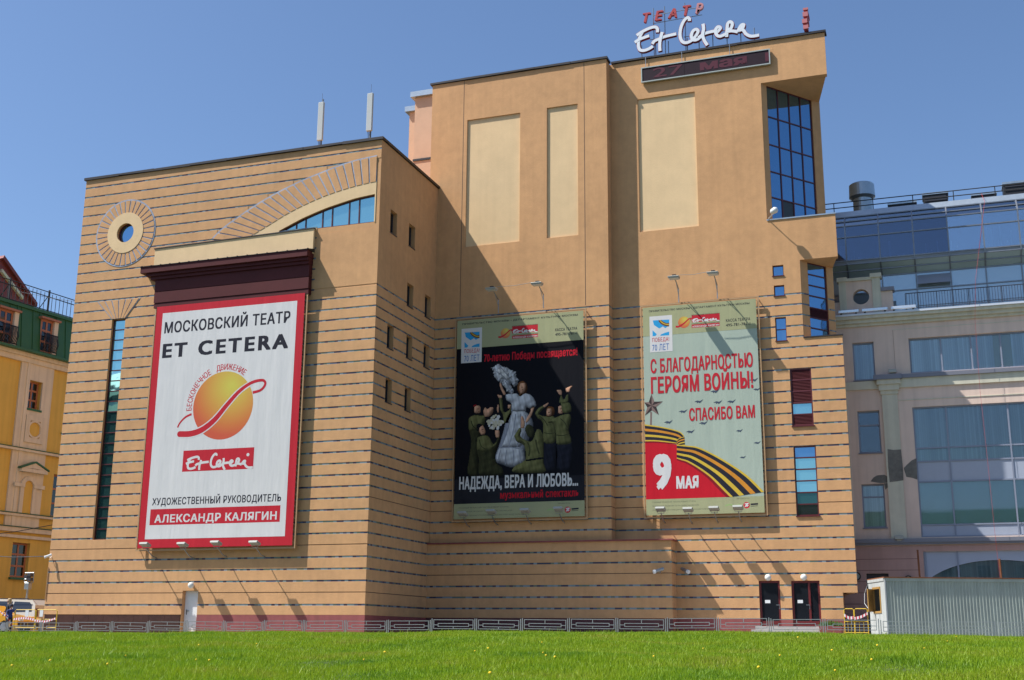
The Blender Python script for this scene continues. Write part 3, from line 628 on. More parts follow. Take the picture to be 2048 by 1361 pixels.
FRAMEM = mat('banner frame tube', (.45, .27, .13), .6, var=.1)
def billboard(name, label, Y, wallY, corners):
    a = [U(*c, Y) for c in corners]                         # TL TR BR BL
    x0 = (a[0][0]+a[3][0])/2; x1 = (a[1][0]+a[2][0])/2; z1 = (a[0][1]+a[1][1])/2; z0 = (a[2][1]+a[3][1])/2
    T = thing(name, label, 'billboard', ((x0+x1)/2, Y, z0)); F = front(Y)
    b = MB(); g = .14
    b.plate(F, rect((x0-g, x1+g, z0-g, z1+g)), [rect((x0-g+.07, x1+g-.07, z0-g+.07, z1+g-.07))], -.12, -.05); b.build('frame', FRAMEM, T)
    gap = wallY-.032-(Y+.12)
    b = MB(); n = 6
    for i in range(n):
        zz = z0+(z1-z0)*i/(n-1)
        for x in (x0-g+.03, x1+g-.03): b.tube([(x, Y+.1, zz), (x, wallY-.03, zz)], .025, 5)
    fr = b.build('standoff_brackets', FRAMEM, T); fr['kind'] = 'stuff'
    b = MB(); n = 44
    for i in range(n):
        zz = z0+(z1-z0)*(i+.5)/n
        for x, s in ((x0, -1), (x1, 1)): b.tube([(x, Y+.005, zz+.05), (x+s*(g-.03), Y+.07, zz-.06)], .008, 4)
    o = b.build('lacing', mat('lacing cord', (.4, .3, .2), .8), T); o['kind'] = 'stuff'
    return T, F, (x0, x1, z0, z1)
def vinyl(T, F, r, m, nx=26, nz=40, amp=.012, seed=0):       # banner sheet with soft folds
    b = MB(); x0, x1, z0, z1 = r; rr = random.Random(seed); ph = [(rr.uniform(.5, 3), rr.uniform(.2, 1.2), rr.uniform(0, 6)) for _ in range(5)]
    for j in range(nz+1):
        for i in range(nx+1):
            u = i/nx; t = j/nz; x = x0+(x1-x0)*u; z = z0+(z1-z0)*t; e = min(u, 1-u, t, 1-t)
            d = sum(math.sin(k*x*1.3+q*z+p) for k, q, p in ph)/5*amp*min(1, e*8)-amp-.0005
            b.v.append(F.p(x, z, d))
    b.f = [(j*(nx+1)+i, j*(nx+1)+i+1, (j+1)*(nx+1)+i+1, (j+1)*(nx+1)+i) for j in range(nz) for i in range(nx)]
    return b.build('banner_sheet', m, T, smooth=True, orient=False)

# ---- white banner
T1, F1, R1 = billboard('billboard', 'tall white banner with red border and an orange globe on the left block', YL-.36, YL, ((313, 613), (608, 588), (586, 1091), (276, 1097)))
vinyl(T1, F1, R1, I_RED, amp=.0015)
P1 = Poster(T1, YL-.36, 240, 560, 2.43)
bw = .40; WR = (R1[0]+bw, R1[1]-bw*1.05, R1[2]+bw*1.1, R1[3]-bw*.95)
MB().quadf(F1, *WR, .001).build('printed_panel', I_WHITE, T1, orient=False)
P1.text('МОСКОВСКИЙ ТЕАТР', 217, 233, 828, 180, 56, I_INK, 2, .028, ref='МОСКОВСКИИ ТЕАТР')
P1.text('ET CETERA', 207, 345, 818, 299, 70, I_INK, 2, .045, space=1.3)
bc = P1.q(500, 610); br = (P1.q(500, 445)[1]-P1.q(500, 775)[1])/2; hl = P1.q(545, 515)
MB().flat(F1, circ(bc, br, 56), .0024).build('printed_globe', ball_mat('print globe', hl[0], hl[1], br*1.45), T1, orient=False)
arcw = 'БЕСКОНЕЧНОЕ  ДВИЖЕНИЕ'
adv = {'Ж': 1.3, 'Д': 1.05, 'О': 1.05, 'Ч': .95}; wd = [adv.get(c, 1.0) if c != ' ' else .75 for c in arcw]; tot = sum(wd); ang = 0
for c, k in zip(arcw, wd):
    t = (ang+k/2)/tot; ang += k
    if c == ' ': continue
    a = math.radians(186-t*(186-52)); vs, fs = glyphs(c, .0); cx = (min(q[0] for q in vs)+max(q[0] for q in vs))/2; hs = .30/.7; R = br*1.05
    up = V((math.cos(a), math.sin(a))); rt = V((up.y, -up.x)); b = MB()
    b.add([F1.p(bc[0]+up.x*(R+y*hs)+rt.x*(x-cx)*hs*.74, bc[1]+up.y*(R+y*hs)+rt.y*(x-cx)*hs*.74, .0024) for x, y in vs], fs); [b.add([F1.p(bc[0]+up.x*(R+y*hs)+rt.x*(x-cx+o_)*hs*.74, bc[1]+up.y*(R+y*hs)+rt.y*(x-cx+o_)*hs*.74, .0026) for x, y in vs], fs) for o_ in (.04,)]; b.build('lettering', I_RED, T1, orient=False)
rib = [(290, 750), (345, 748), (400, 728), (460, 680), (520, 608), (580, 542), (640, 500), (690, 488), (706, 500), (700, 520), (680, 538), (645, 548)]
rw_ = [.30, .31, .30, .27, .23, .19, .16, .14, .13, .13, .13, .14]
MB().flat(F1, circ(P1.q(290, 750), .15, 16), .0046).build('printed_dot', I_RED, T1, orient=False)
P1.line(rib[:7], [x+.12 for x in rw_[:7]], I_WHITE, 3); P1.line(rib, rw_, I_RED, 4)
P1.line([(348, 653), (318, 668), (292, 695), (280, 718)], [.12, .1, .09, .08], I_RED, 3)
P1.box(309, 652, 831, 933, I_RED, 2)
sr = [P1.q(318, 930), P1.q(650, 835)]; script_logo(T1, F1, sr[0][0], sr[1][0], sr[0][1]-.02, sr[1][1]-.02, .0032, .12, I_WHITE); MB().flat(F1, circ(P1.q(622, 850), .085, 12), .0032).build('printed_dot', I_WHITE, T1, orient=False)
P1.text('ХУДОЖЕСТВЕННЫЙ РУКОВОДИТЕЛЬ', 157, 1079, 783, 1058, 36, I_INK, 2, .022, ref='ХУЛОЖЕСТВЕННЫИ РУКОВОЛИТЕЛЬ')
P1.box(149, 779, 1116, 1193, I_RED, 2); P1.text('АЛЕКСАНДР КАЛЯГИН', 168, 1161, 762, 1146, 40, I_WHITE, 3, .03, ref='АЛЕКСАНЛР КАЛЯГИН')

def top_block(P, T, F, y_title, dove, ball, logo, kassa):
    P.text('ПРАВИТЕЛЬСТВО МОСКВЫ • ДЕПАРТАМЕНТ КУЛЬТУРЫ МОСКВЫ', *y_title, I_INK, 2, .02)
    x0, x1, y0, y1 = dove; W = x1-x0; H = y1-y0
    P.box(x0, x1, y0, y1, I_WHITE, 2)
    g = lambda a, c: (x0+W*a, y0+H*c-W*a*.06)
    P.poly([g(.15, .11), g(.88, .11), g(.88, .28), g(.70, .345), (x0+W*.60, y0+H*.27), g(.44, .345), g(.2, .24)], I_BLUE, 3)          # sky over the dove
    P.poly([g(.14, .385), g(.14, .55), g(.27, .55), g(.33, .50), g(.17, .40)], I_BLUE, 3); P.poly([g(.48, .55), g(.88, .55), g(.88, .45), g(.70, .47), g(.52, .51)], I_BLUE, 3)
    for k, m in ((0, I_HAIR), (1, I_YEL), (2, I_HAIR)):
        o = .035*k; P.line([g(.42+o, .12), g(.52+o, .2-o*.4), g(.68+o, .26-o*.5), g(.87, .285-o)], .07*W/111, m, 4)
    P.text('ПОБЕДА!', x0+W*.13, y0+H*.655, x0+W*.88, y0+H*.635, H*.14, I_MAR if False else I_RED, 3, .01); P.text('70 ЛЕТ', x0+W*.13, y0+H*.86, x0+W*.87, y0+H*.835, H*.18, I_NAVY, 3, .005)
    c = P.q(ball[0], ball[1]); r = P.q(ball[0], ball[1]-ball[2])[1]-c[1]; MB().flat(F, circ(c, r, 28), .0024).build('printed_globe', ball_mat('print globe %.1f' % c[0], c[0]+r*.2, c[1]+r*.5, r*1.45), T, orient=False)
    bx_, by_, b2 = ball; P.line([(bx_-b2*1.45, by_+b2*.75), (bx_-b2*.9, by_+b2*.75), (bx_, by_+b2*.2), (bx_+b2*.8, by_-b2*.55), (bx_+b2*1.25, by_-b2*.7), (bx_+b2*1.1, by_-b2*.35)], [.1, .1, .08, .06, .05, .05], I_RED, 3)
    a0, a1, t0, t1, t2 = logo; h = t1-t0
    P.box(a0, a1, t0, t1, I_RED, 2); s0 = P.q(a0+4, t1-3); s1 = P.q(a1-2, t0+1); script_logo(T, F, s0[0], s1[0], s0[1]-.05, s1[1]-.04, .0034, .055, I_WHITE)
    P.text('МОСКОВСКИЙ ТЕАТР ET CETERA', a0, t0-5, a1, t0-10, 7, I_INK, 2, .01); P.text('ХУДОЖЕСТВЕННЫЙ РУКОВОДИТЕЛЬ', a0, t1+5, a1, t1, 7, I_INK, 2, .01)
    P.box(a0, a1, t1+12, t1+29, I_RED, 2); P.text('АЛЕКСАНДР КАЛЯГИН', a0+4, t1+21, a1-3, t1+14, 11, I_WHITE, 3, .03)
    k0, ky, k1, kz = kassa; P.text('КАССА ТЕАТРА', k0, ky, k1, ky-7, 16, I_INK, 2, .02); P.text('495-781-781-1', k0, kz, k1, kz-8, 15, I_INK, 2, .02)
def foot(P, F, T, xl, yb, xr, dx):
    for i, (s, e) in enumerate((('ГЛАВНЫЙ РЕЖИССЕР ТЕАТРА РОБЕРТ СТУРУА', .42), ('ГЕНЕРАЛЬНЫЙ ПРОДЮСЕР ТЕАТРА ДАВИД СМЕЛЯНСКИЙ', .45), ('ХУДОЖЕСТВЕННЫЙ РУКОВОДИТЕЛЬ ТЕАТРА АЛЕКСАНДР КАЛЯГИН', .55))):
        P.text(s, xl, yb+i*21, xl+(xr-xl)*e*.95, yb+i*21-8*e, 9, I_GREYT, 2, .0)
    c = P.q(*dx); r = P.q(dx[0], dx[1]-17)[1]-c[1]; MB().flat(F, circ(c, r, 24), .0024).build('printed_disc', I_RED, T, orient=False)
    P.line([(dx[0]-10, dx[1]-6), (dx[0]+9, dx[1]-9), (dx[0]-3, dx[1]+1), (dx[0]-8, dx[1]+9)], .05, I_WHITE, 3); P.line([(dx[0]+2, dx[1]-3), (dx[0]+2, dx[1]+9)], .05, I_WHITE, 3); P.line([(dx[0]-4, dx[1]+3), (dx[0]+10, dx[1]+2)], .045, I_WHITE, 3)
    P.text('ПАРТНЕРЫ ТЕАТРА', dx[0]-52, dx[1]-33, dx[0]+14, dx[1]-37, 6, I_GREYT, 2, 0); P.line([(dx[0]+21, dx[1]-4), (dx[0]+60, dx[1]-7)], .08, I_INK, 2); P.line([(dx[0]+21, dx[1]+6), (dx[0]+58, dx[1]+3)], .03, I_GREYT, 2); P.line([(dx[0]-112, dx[1]+4), (dx[0]-90, dx[1]-3), (dx[0]-62, dx[1]+2), (dx[0]-32, dx[1]-4)], .06, I_GRN, 2)

# ---- black banner with the singer
T2, F2, R2 = billboard('billboard', 'black theatre banner showing a woman in white among soldiers', YM-.34, YM, ((914, 643), (1166, 621), (1170, 1032), (908, 1040)))
vinyl(T2, F2, R2, I_NIGHT, amp=.0015, seed=2)
P2 = Poster(T2, YM-.34, 880, 560, 2.722)
zt = P2.q(440, 352)[1]; zb = P2.q(440, 1211)[1]
MB().quadf(F2, R2[0], R2[1], zt, R2[3], .001).build('printed_panel', I_OLIVE, T2, orient=False); MB().quadf(F2, R2[0], R2[1], R2[2], zb, .001).build('printed_panel', I_OLIVE, T2, orient=False)
MB().quadf(F2, R2[0], R2[1], zb, P2.q(440, 1075)[1], .0008).build('printed_panel', I_FLOOR, T2, orient=False)
top_block(P2, T2, F2, (122, 244, 750, 190, 12), (118, 229, 268, 455), (357, 291, 27), (393, 533, 254, 293, 0), (627, 272, 747, 298))
P2.text('70-летию Победы посвящается!', 240, 432, 748, 392, 52, I_BRED, 2, .035)
P2.text('НАДЕЖДА, ВЕРА И ЛЮБОВЬ...', 105, 1107, 752, 1086, 70, I_WHITE, 8, .04, ref='НАЛЕЖЛА ВЕРА')
P2.text('музыкальный спектакль', 328, 1174, 755, 1165, 54, I_BRED, 8, .03)
foot(P2, F2, T2, 103, 1240, 780, (695, 1252))
Q = Poster(T2, YM-.34, 900, 720, 4.254)
def photo_print():
    m = ink('photograph', (.2, .2, .2)); t = m.node_tree; a = t.nodes.new('ShaderNodeAttribute'); a.attribute_name = 'tone'; p = t.nodes['Principled BSDF']
    for l in list(p.inputs['Base Color'].links): t.links.remove(l)
    t.links.new(a.outputs['Color'], p.inputs['Base Color']); return m
PHOTO = photo_print(); figseed = [0]
def fig(pts, m, lay, s=3, P=None, fold=.22):
    base = np.array(INKC[m.name]); figseed[0] += 1; ph = figseed[0]*1.7
    if P is None:
        P = [Q.q(*p) for p in pts]
        if s: P = catmull(P+[P[0]], s)[:-1]
    A = np.array(P); B = np.roll(A, -1, 0); st = .028
    gx = np.arange(A[:, 0].min()-st, A[:, 0].max()+2*st, st); gz = np.arange(A[:, 1].min()-st, A[:, 1].max()+2*st, st); X, Z = np.meshgrid(gx, gz)
    x = X.ravel()[:, None]; z = Z.ravel()[:, None]; ins = np.zeros(len(x), bool)
    c = ((A[:, 1] > z) != (B[:, 1] > z)) & (x < (B[:, 0]-A[:, 0])*(z-A[:, 1])/(B[:, 1]-A[:, 1]+1e-12)+A[:, 0]); ins = (c.sum(1) % 2 == 1)
    d = B-A; L2 = (d**2).sum(1)+1e-12; t = np.clip(((x-A[:, 0])*d[:, 0]+(z-A[:, 1])*d[:, 1])/L2, 0, 1); dist = np.sqrt(((x-A[:, 0]-t*d[:, 0])**2+(z-A[:, 1]-t*d[:, 1])**2).min(1)); dist = np.where(ins, dist, 0).reshape(X.shape)
    r = min(.32, max(.05, dist.max())); q = np.clip(dist/r, 0, 1); hgt = np.sqrt(np.maximum(0, 1-(1-q)**2))*r
    hgt = hgt+.018*np.sin(X*13+2.2*np.sin(Z*2.3+ph)+ph)*q+.012*np.sin(X*5-Z*17+ph)*q
    gz_, gx_ = np.gradient(hgt, st, st); nn = np.sqrt(gx_**2+gz_**2+1); sh = .25+.95*np.maximum(0, (gx_*.45-gz_*.55+.75)/nn/1.03)
    sh *= 1+fold*(.6*np.sin(X*17+3*np.sin(Z*1.9+ph)+ph)+.4*np.sin(X*37+Z*9+ph))
    col = base[None, None]*np.clip(sh, .08, 1.8)[..., None]; ny, nx_ = X.shape
    vs = [Q.F.p(a, b_, .0011*lay) for a, b_ in zip(X.ravel(), Z.ravel())]; I = ins.reshape(X.shape); fs = []
    for j in range(ny-1):
        for i in range(nx_-1):
            if I[j:j+2, i:i+2].sum() >= 3: k = j*nx_+i; fs.append((k, k+1, k+nx_+1, k+nx_))
    if not fs: return
    use = sorted({k for f in fs for k in f}); mp_ = {k: i for i, k in enumerate(use)}; b = MB(); b.add([vs[k] for k in use], [tuple(mp_[k] for k in f) for f in fs]); o = b.build('printed_figure', PHOTO, T2, orient=False)
    at = o.data.attributes.new('tone', 'FLOAT_COLOR', 'POINT'); at.data.foreach_set('color', np.concatenate([col.reshape(-1, 3)[use], np.ones((len(use), 1))], 1).astype(np.float32).ravel()); return o
fr_ = random.Random(9)
def ragged(pts, m, lay, amp=9, k=6):
    out = []
    for i in range(len(pts)):
        a, c = pts[i], pts[(i+1) % len(pts)]
        for j in range(k): t = j/k; out.append((a[0]+(c[0]-a[0])*t+fr_.uniform(-amp, amp), a[1]+(c[1]-a[1])*t+fr_.uniform(-amp, amp)))
    return fig(None, m, lay, 0, [Q.q(*p) for p in out], .35)
def folds(P, m, lay, wd=.05):
    for p in P: Q.line(p, wd, m, lay, 'printed_fold', 4)
# kneeling and standing soldiers on the left, the hidden one behind, the singer, the ones on the right
fig([(200, 470), (160, 500), (155, 580), (180, 690), (160, 850), (150, 970), (240, 980), (240, 700), (290, 560), (260, 470)], I_DKHAKI, 2); fig([(205, 470), (160, 505), (165, 600), (220, 600), (290, 560), (300, 480), (260, 475)], I_KHAKI, 3)
fig([(205, 400), (205, 445), (235, 460), (260, 445), (262, 410), (240, 385)], I_SKIN, 4); fig([(172, 400), (180, 370), (215, 358), (245, 375), (225, 392), (205, 405), (190, 440)], I_NIGHT, 5); fig([(190, 402), (215, 380), (240, 378), (215, 394)], I_BRED, 6, 0)
fig([(280, 440), (300, 405), (320, 420), (350, 400), (372, 420), (350, 470), (300, 490)], I_SKIN, 4)
fig([(415, 320), (425, 420), (450, 470), (460, 540), (520, 520), (520, 410), (500, 430), (460, 440), (445, 320)], I_KHAKI, 2); fig([(400, 295), (440, 305), (440, 330), (415, 325)], I_SKIN, 3); fig([(490, 380), (490, 415), (515, 415), (520, 385)], I_SKIN, 3); fig([(395, 420), (410, 375), (420, 420), (410, 455)], I_SKIN, 3)
fig([(230, 660), (225, 760), (245, 850), (240, 930), (260, 985), (445, 985), (445, 920), (400, 880), (390, 800), (420, 690), (420, 640), (370, 720), (330, 650), (280, 640)], I_DKHAKI, 4); fig([(235, 660), (232, 770), (350, 780), (400, 700), (370, 720), (330, 655), (280, 645)], I_KHAKI, 5)
fig([(250, 560), (245, 600), (270, 640), (300, 630), (300, 590), (275, 555)], I_SKIN, 6); fig([(222, 600), (225, 560), (250, 540), (275, 558), (255, 575), (245, 610)], I_NIGHT, 7)
[MB().flat(F2, circ(Q.q(385+70*math.sqrt(fr_.random())*math.cos(t_), 530+65*fr_.random()*math.sin(t_)), fr_.uniform(.05, .11), 7), .0011*(7+.05*(i_ % 9))).build('printed_blossom', I_CREAM if i_ % 3 else I_WHITE, T2, orient=False) for i_, t_ in enumerate([k_*.37 for k_ in range(60)])]; fig([(380, 600), (420, 600), (420, 660), (390, 660)], I_SKIN, 6)
fig([(530, 430), (480, 500), (455, 600), (420, 720), (385, 820), (390, 870), (460, 900), (540, 920), (640, 870), (640, 780), (690, 620), (710, 550), (690, 490), (640, 440)], I_SHADE, 2); fig([(540, 430), (500, 520), (480, 640), (440, 740), (600, 740), (650, 640), (690, 540), (640, 440)], I_DRESS, 3); fig([(420, 745), (390, 850), (470, 890), (545, 910), (630, 870), (620, 770), (560, 740)], I_DRESS, 3)
fig([(470, 295), (480, 345), (520, 370), (530, 435), (640, 440), (650, 405), (690, 415), (735, 385), (700, 310), (640, 285), (600, 310), (560, 285)], I_DRESS, 5); fig([(690, 400), (720, 395), (705, 450), (670, 520), (640, 540), (650, 500), (680, 450)], I_SKIN, 5)
fig([(430, 190), (420, 215), (455, 300), (475, 290), (455, 250), (440, 210)], I_SKIN, 5); fig([(580, 200), (570, 250), (590, 290), (585, 315), (615, 300), (655, 275), (658, 220), (630, 182), (600, 185)], I_HAIR, 5); fig([(602, 196), (586, 240), (600, 288), (628, 280), (648, 230), (634, 196)], I_SKIN, 6); fig([(598, 250), (612, 262), (625, 250), (610, 255)], I_NIGHT, 7, 0)
ragged([(350, 65), (385, 50), (425, 35), (470, 60), (510, 80), (560, 110), (580, 170), (575, 215), (545, 235), (520, 200), (545, 280), (530, 295), (490, 270), (450, 215), (420, 190), (375, 150), (365, 100)], I_DRESS, 6); ragged([(400, 90), (450, 75), (500, 110), (530, 160), (480, 190), (430, 150)], I_WHITE, 7, 12)
folds([[(395, 100), (440, 130), (500, 190)], [(430, 60), (470, 110), (530, 170)], [(470, 180), (500, 230), (530, 280)]], I_SHADE, 8, .04)
fig([(800, 700), (795, 880), (810, 940), (900, 945), (905, 720)], I_DSKIRT, 2); fig([(905, 720), (910, 930), (1030, 930), (1045, 700)], I_DSKIRT, 2)
fig([(720, 460), (750, 415), (800, 385), (815, 400), (780, 430), (760, 465), (810, 480), (880, 480), (900, 540), (895, 700), (795, 700), (790, 540), (750, 500)], I_KHAKI, 3); fig([(790, 390), (835, 365), (838, 378), (805, 408)], I_SKIN, 4); fig([(820, 420), (815, 470), (840, 490), (885, 470), (892, 425), (865, 395), (835, 398)], I_HAIR, 4); fig([(830, 415), (818, 460), (845, 482), (868, 460), (862, 415)], I_SKIN, 5); fig([(830, 395), (860, 380), (890, 395), (870, 402)], I_NIGHT, 6)
fig([(830, 510), (900, 490), (950, 470), (1010, 460), (1032, 500), (1010, 600), (1035, 700), (970, 725), (905, 715), (900, 620), (880, 545), (835, 540)], I_KHAKI, 5); fig([(940, 360), (965, 370), (1005, 360), (1030, 390), (1035, 435), (1010, 450), (985, 460), (955, 440)], I_KHAKI, 7); fig([(920, 400), (918, 440), (935, 462), (960, 455), (965, 400), (945, 388)], I_SKIN, 6)
fig([(925, 365), (945, 300), (970, 340), (990, 300), (1010, 300), (1005, 360), (960, 375)], I_KHAKI, 4); fig([(905, 260), (930, 255), (950, 262), (955, 300), (935, 300)], I_SKIN, 5, 2); fig([(980, 245), (1010, 230), (1045, 218), (1025, 245), (1015, 275), (990, 275)], I_SKIN, 5, 2)
fig([(545, 650), (590, 580), (610, 600), (600, 650), (640, 680), (700, 690), (740, 590), (790, 630), (800, 750), (800, 880), (800, 960), (540, 960), (560, 900), (640, 850), (630, 730), (570, 700)], I_KHAKI, 8); fig([(600, 580), (600, 500), (620, 478), (640, 540), (625, 585)], I_SKIN, 9); fig([(635, 590), (660, 550), (700, 565), (722, 620), (700, 665), (660, 650)], I_DKHAKI, 9); fig([(640, 850), (790, 825), (800, 845), (640, 868)], I_NIGHT, 9, 0)

folds([[(520, 470), (490, 600), (440, 730)], [(560, 460), (540, 600), (500, 740)], [(600, 460), (600, 600), (570, 740)], [(640, 470), (650, 560), (620, 680)], [(430, 750), (520, 745), (620, 765)], [(430, 770), (410, 860)], [(480, 770), (470, 890)], [(540, 770), (545, 900)], [(590, 770), (600, 880)], [(520, 430), (580, 425), (640, 432)], [(660, 300), (690, 340), (700, 400)], [(500, 310), (500, 350)]], I_SHADE, 4, .05)
folds([[(250, 680), (270, 740), (330, 770)], [(250, 850), (320, 855), (390, 850)], [(180, 520), (200, 570), (240, 590)], [(800, 620), (850, 630), (895, 620)], [(905, 640), (960, 645), (1010, 630)], [(760, 480), (800, 510), (830, 560)], [(940, 500), (980, 540), (1000, 590)]], I_DKHAKI, 9, .045)
folds([[(660, 700), (680, 760), (670, 820)], [(730, 680), (740, 740), (760, 800)], [(600, 690), (640, 720)]], I_DKHAKI, 9, .08)
for cx_, cy_ in ((238, 425), (275, 600), (840, 455), (942, 425), (612, 240)): folds([[(cx_-6, cy_-6), (cx_+10, cy_-7)], [(cx_+2, cy_+14), (cx_+12, cy_+13)]], I_HAIR, 9, .035)
# ---- pale banner with the striped ribbon
T3, F3, R3 = billboard('billboard', 'pale green banner with striped ribbon and large 9 on red', YR-.34, YR, ((1285, 615), (1511, 599), (1530, 1025), (1293, 1032)))
vinyl(T3, F3, R3, I_GREY, amp=.002, seed=5)
P3 = Poster(T3, YR-.34, 1240, 540, 2.619)
zt = P3.q(420, 328)[1]; zb = P3.q(450, 1194)[1]
MB().quadf(F3, R3[0], R3[1], zt, R3[3], .0012).build('printed_panel', I_OLIVE, T3, orient=False); MB().quadf(F3, R3[0], R3[1], R3[2], zb, .0012).build('printed_panel', I_OLIVE, T3, orient=False)
top_block(P3, T3, F3, (152, 218, 678, 177, 12), (154, 272, 246, 434), (335, 275, 30), (375, 522, 239, 276, 0), (555, 265, 682, 290))
P3.text('С БЛАГОДАРНОСТЬЮ', 160, 506, 695, 470, 76, I_RED, 6, .03, ref='С БЛАГОЛАРНОСТЬЮ'); P3.text('ГЕРОЯМ ВОЙНЫ!', 162, 603, 697, 577, 90, I_RED, 6, .035, ref='ГЕРОЯМ ВОИНЫ!'); P3.text('СПАСИБО ВАМ', 362, 758, 706, 742, 68, I_RED, 6, .03)
S = Poster(T3, YR-.34, 1280, 780, 5.235)
xL, xR = R3[0], R3[1]
clip = lambda P: [(min(max(a, xL), xR), max(c, zb)) for a, c in P]
red = [S.q(*p) for p in ((60, 545), (200, 555), (385, 575), (392, 735), (520, 780), (660, 870), (790, 985), (870, 1060), (925, 1118), (500, 1130), (75, 1143))]; red[0] = (xL, red[0][1]); red[-1] = (xL, zb); red[-2] = (red[-2][0], zb); red[-3] = (red[-3][0], zb)
MB().flat(F3, red, .0018).build('printed_panel', I_BRED, T3, orient=False)
def band(top, bot, cols, lay, n=6):
    A = catmull([S.q(*p) for p in top], n); B = catmull([S.q(*p) for p in bot], n); N_ = len(cols)
    for i, (m, f0, f1) in enumerate(cols):
        L_ = clip([(a[0]+(c[0]-a[0])*f0, a[1]+(c[1]-a[1])*f0) for a, c in zip(A, B)]); R_ = clip([(a[0]+(c[0]-a[0])*f1, a[1]+(c[1]-a[1])*f1) for a, c in zip(A, B)])
        k = len(L_); b = MB(); b.add([F3.p(*q, .0011*lay) for q in L_]+[F3.p(*q, .0011*lay) for q in R_], [(j, j+1, k+j+1, k+j) for j in range(k-1)]); b.build('printed_stripe', m, T3, orient=False)
cols = [(I_YEL, 0, .08), (I_INK, .08, .25), (I_ORG, .25, .40), (I_INK, .40, .59), (I_YEL, .59, .73), (I_INK, .73, .92), (I_YEL, .92, 1.0), (I_MAR, 1.0, 1.1)]
band([(50, 362), (200, 383), (330, 410), (420, 440), (462, 480)], [(55, 540), (160, 540), (260, 548), (330, 556), (385, 562)], cols, 3)
band([(380, 560), (395, 520), (430, 500), (465, 490)], [(395, 590), (410, 590), (435, 585), (470, 580)], cols[:-1], 4)
band([(385, 575), (500, 585), (620, 605), (800, 690), (1000, 810), (1150, 920), (1300, 1070)], [(385, 720), (430, 735), (500, 758), (620, 830), (740, 920), (850, 1030), (945, 1125)], cols, 5)
P3.text('9', 173, 1060, 270, 1056, 188, I_WHITE, 6, .05); P3.text('МАЯ', 295, 1115, 412, 1110, 66, I_WHITE, 6, .05)
sc = P3.q(166, 712); Rr = .62
for i in range(5):
    a = math.pi/2+2*math.pi*i/5
    for s_, m in ((1, I_STAR), (-1, I_STAR2)):
        P = [sc, (sc[0]+Rr*math.cos(a), sc[1]+Rr*math.sin(a)), (sc[0]+Rr*.4*math.cos(a+s_*math.pi/5), sc[1]+Rr*.4*math.sin(a+s_*math.pi/5))]
        MB().flat(F3, [(max(xL, p[0]), p[1]) for p in P], .0035).build('printed_star', m, T3, orient=False)
P3.line([(163, 745), (162, 815)], .09, I_STAR2, 2)
for x, y, k in ((412, 690, 1), (512, 694, 1), (583, 690, 1), (330, 742, 1), (253, 798, 1), (436, 803, 1), (368, 848, 1), (496, 637, 1), (625, 843, .8), (700, 577, 1), (716, 626, .8), (643, 982, .7), (718, 906, .8), (600, 572, .7)):
    W = 24*k; P3.poly([(x-W, y+2), (x-W*.3, y-W*.22), (x+W*.3, y-W*.1), (x+W, y-W*.5), (x+W*.5, y+W*.1), (x+W*.2, y+W*.35), (x-W*.1, y+W*.15), (x-W*.4, y+W*.4), (x-W*.35, y+W*.1)], I_PLANE, 3, 0, 'printed_aircraft')
foot(P3, F3, T3, 170, 1216, 740, (663, 1233))

# ------------------------------------------------------------------ floodlights on the banners
FLM = mat('lamp housing', (.36, .36, .32), .5, metal=.2); LENS = mat('lamp glass', (.6, .62, .6), .15)
fp = thing('floodlight', 'leftmost of the four floodlights under the white banner', 'lamp', group='floodlights under the banners')
b = MB(); b.tube([(0, 1.05, -.55), (0, .62, -.45), (0, .1, -.12)], .028, 5); b.build('bracket', STEEL, fp, local=True)
b = MB(); b.tube([(-.16, .0, -.06), (-.16, .1, -.14), (.16, .1, -.14), (.16, .0, -.06)], .015, 5); b.build('yoke', STEEL, fp, local=True)
b = MB(); b.hexa([(-.23, -.20, .06), (.23, -.20, .06), (.23, .16, -.07), (-.23, .16, -.07), (-.26, -.16, .17), (.26, -.16, .17), (.26, .2, .05), (-.26, .2, .05)]); b.build('housing', FLM, fp, local=True, bevel=.02)
b = MB(); b.hexa([(-.2, -.11, .165), (.2, -.11, .165), (.2, .15, .08), (-.2, .15, .08), (-.2, -.11, .175), (.2, -.11, .175), (.2, .15, .09), (-.2, .15, .09)]); b.build('lens', LENS, fp, local=True)
first = True
words = ('leftmost', 'second from the left', 'third from the left', 'rightmost')
for T, wy, pts, what in ((T1, YL, ((290, 1092), (365, 1092), (432, 1089), (509, 1089)), 'white banner'), (T2, YM, ((925, 1030), (982, 1026), (1050, 1024), (1117, 1021)), 'black banner'), (T3, YR, ((1321, 1021), (1376, 1022), (1428, 1020), (1476, 1018)), 'pale green banner')):
    for i, (x, y) in enumerate(pts):
        Yf = wy-1.05; X, Z = U(x, y, Yf); lab = '%s of the four floodlights under the %s' % (words[i], what)
        if first: fp.location = (X, Yf, Z); fp['label'] = lab; first = False
        else: again(fp, (X, Yf, Z), 0, lab)
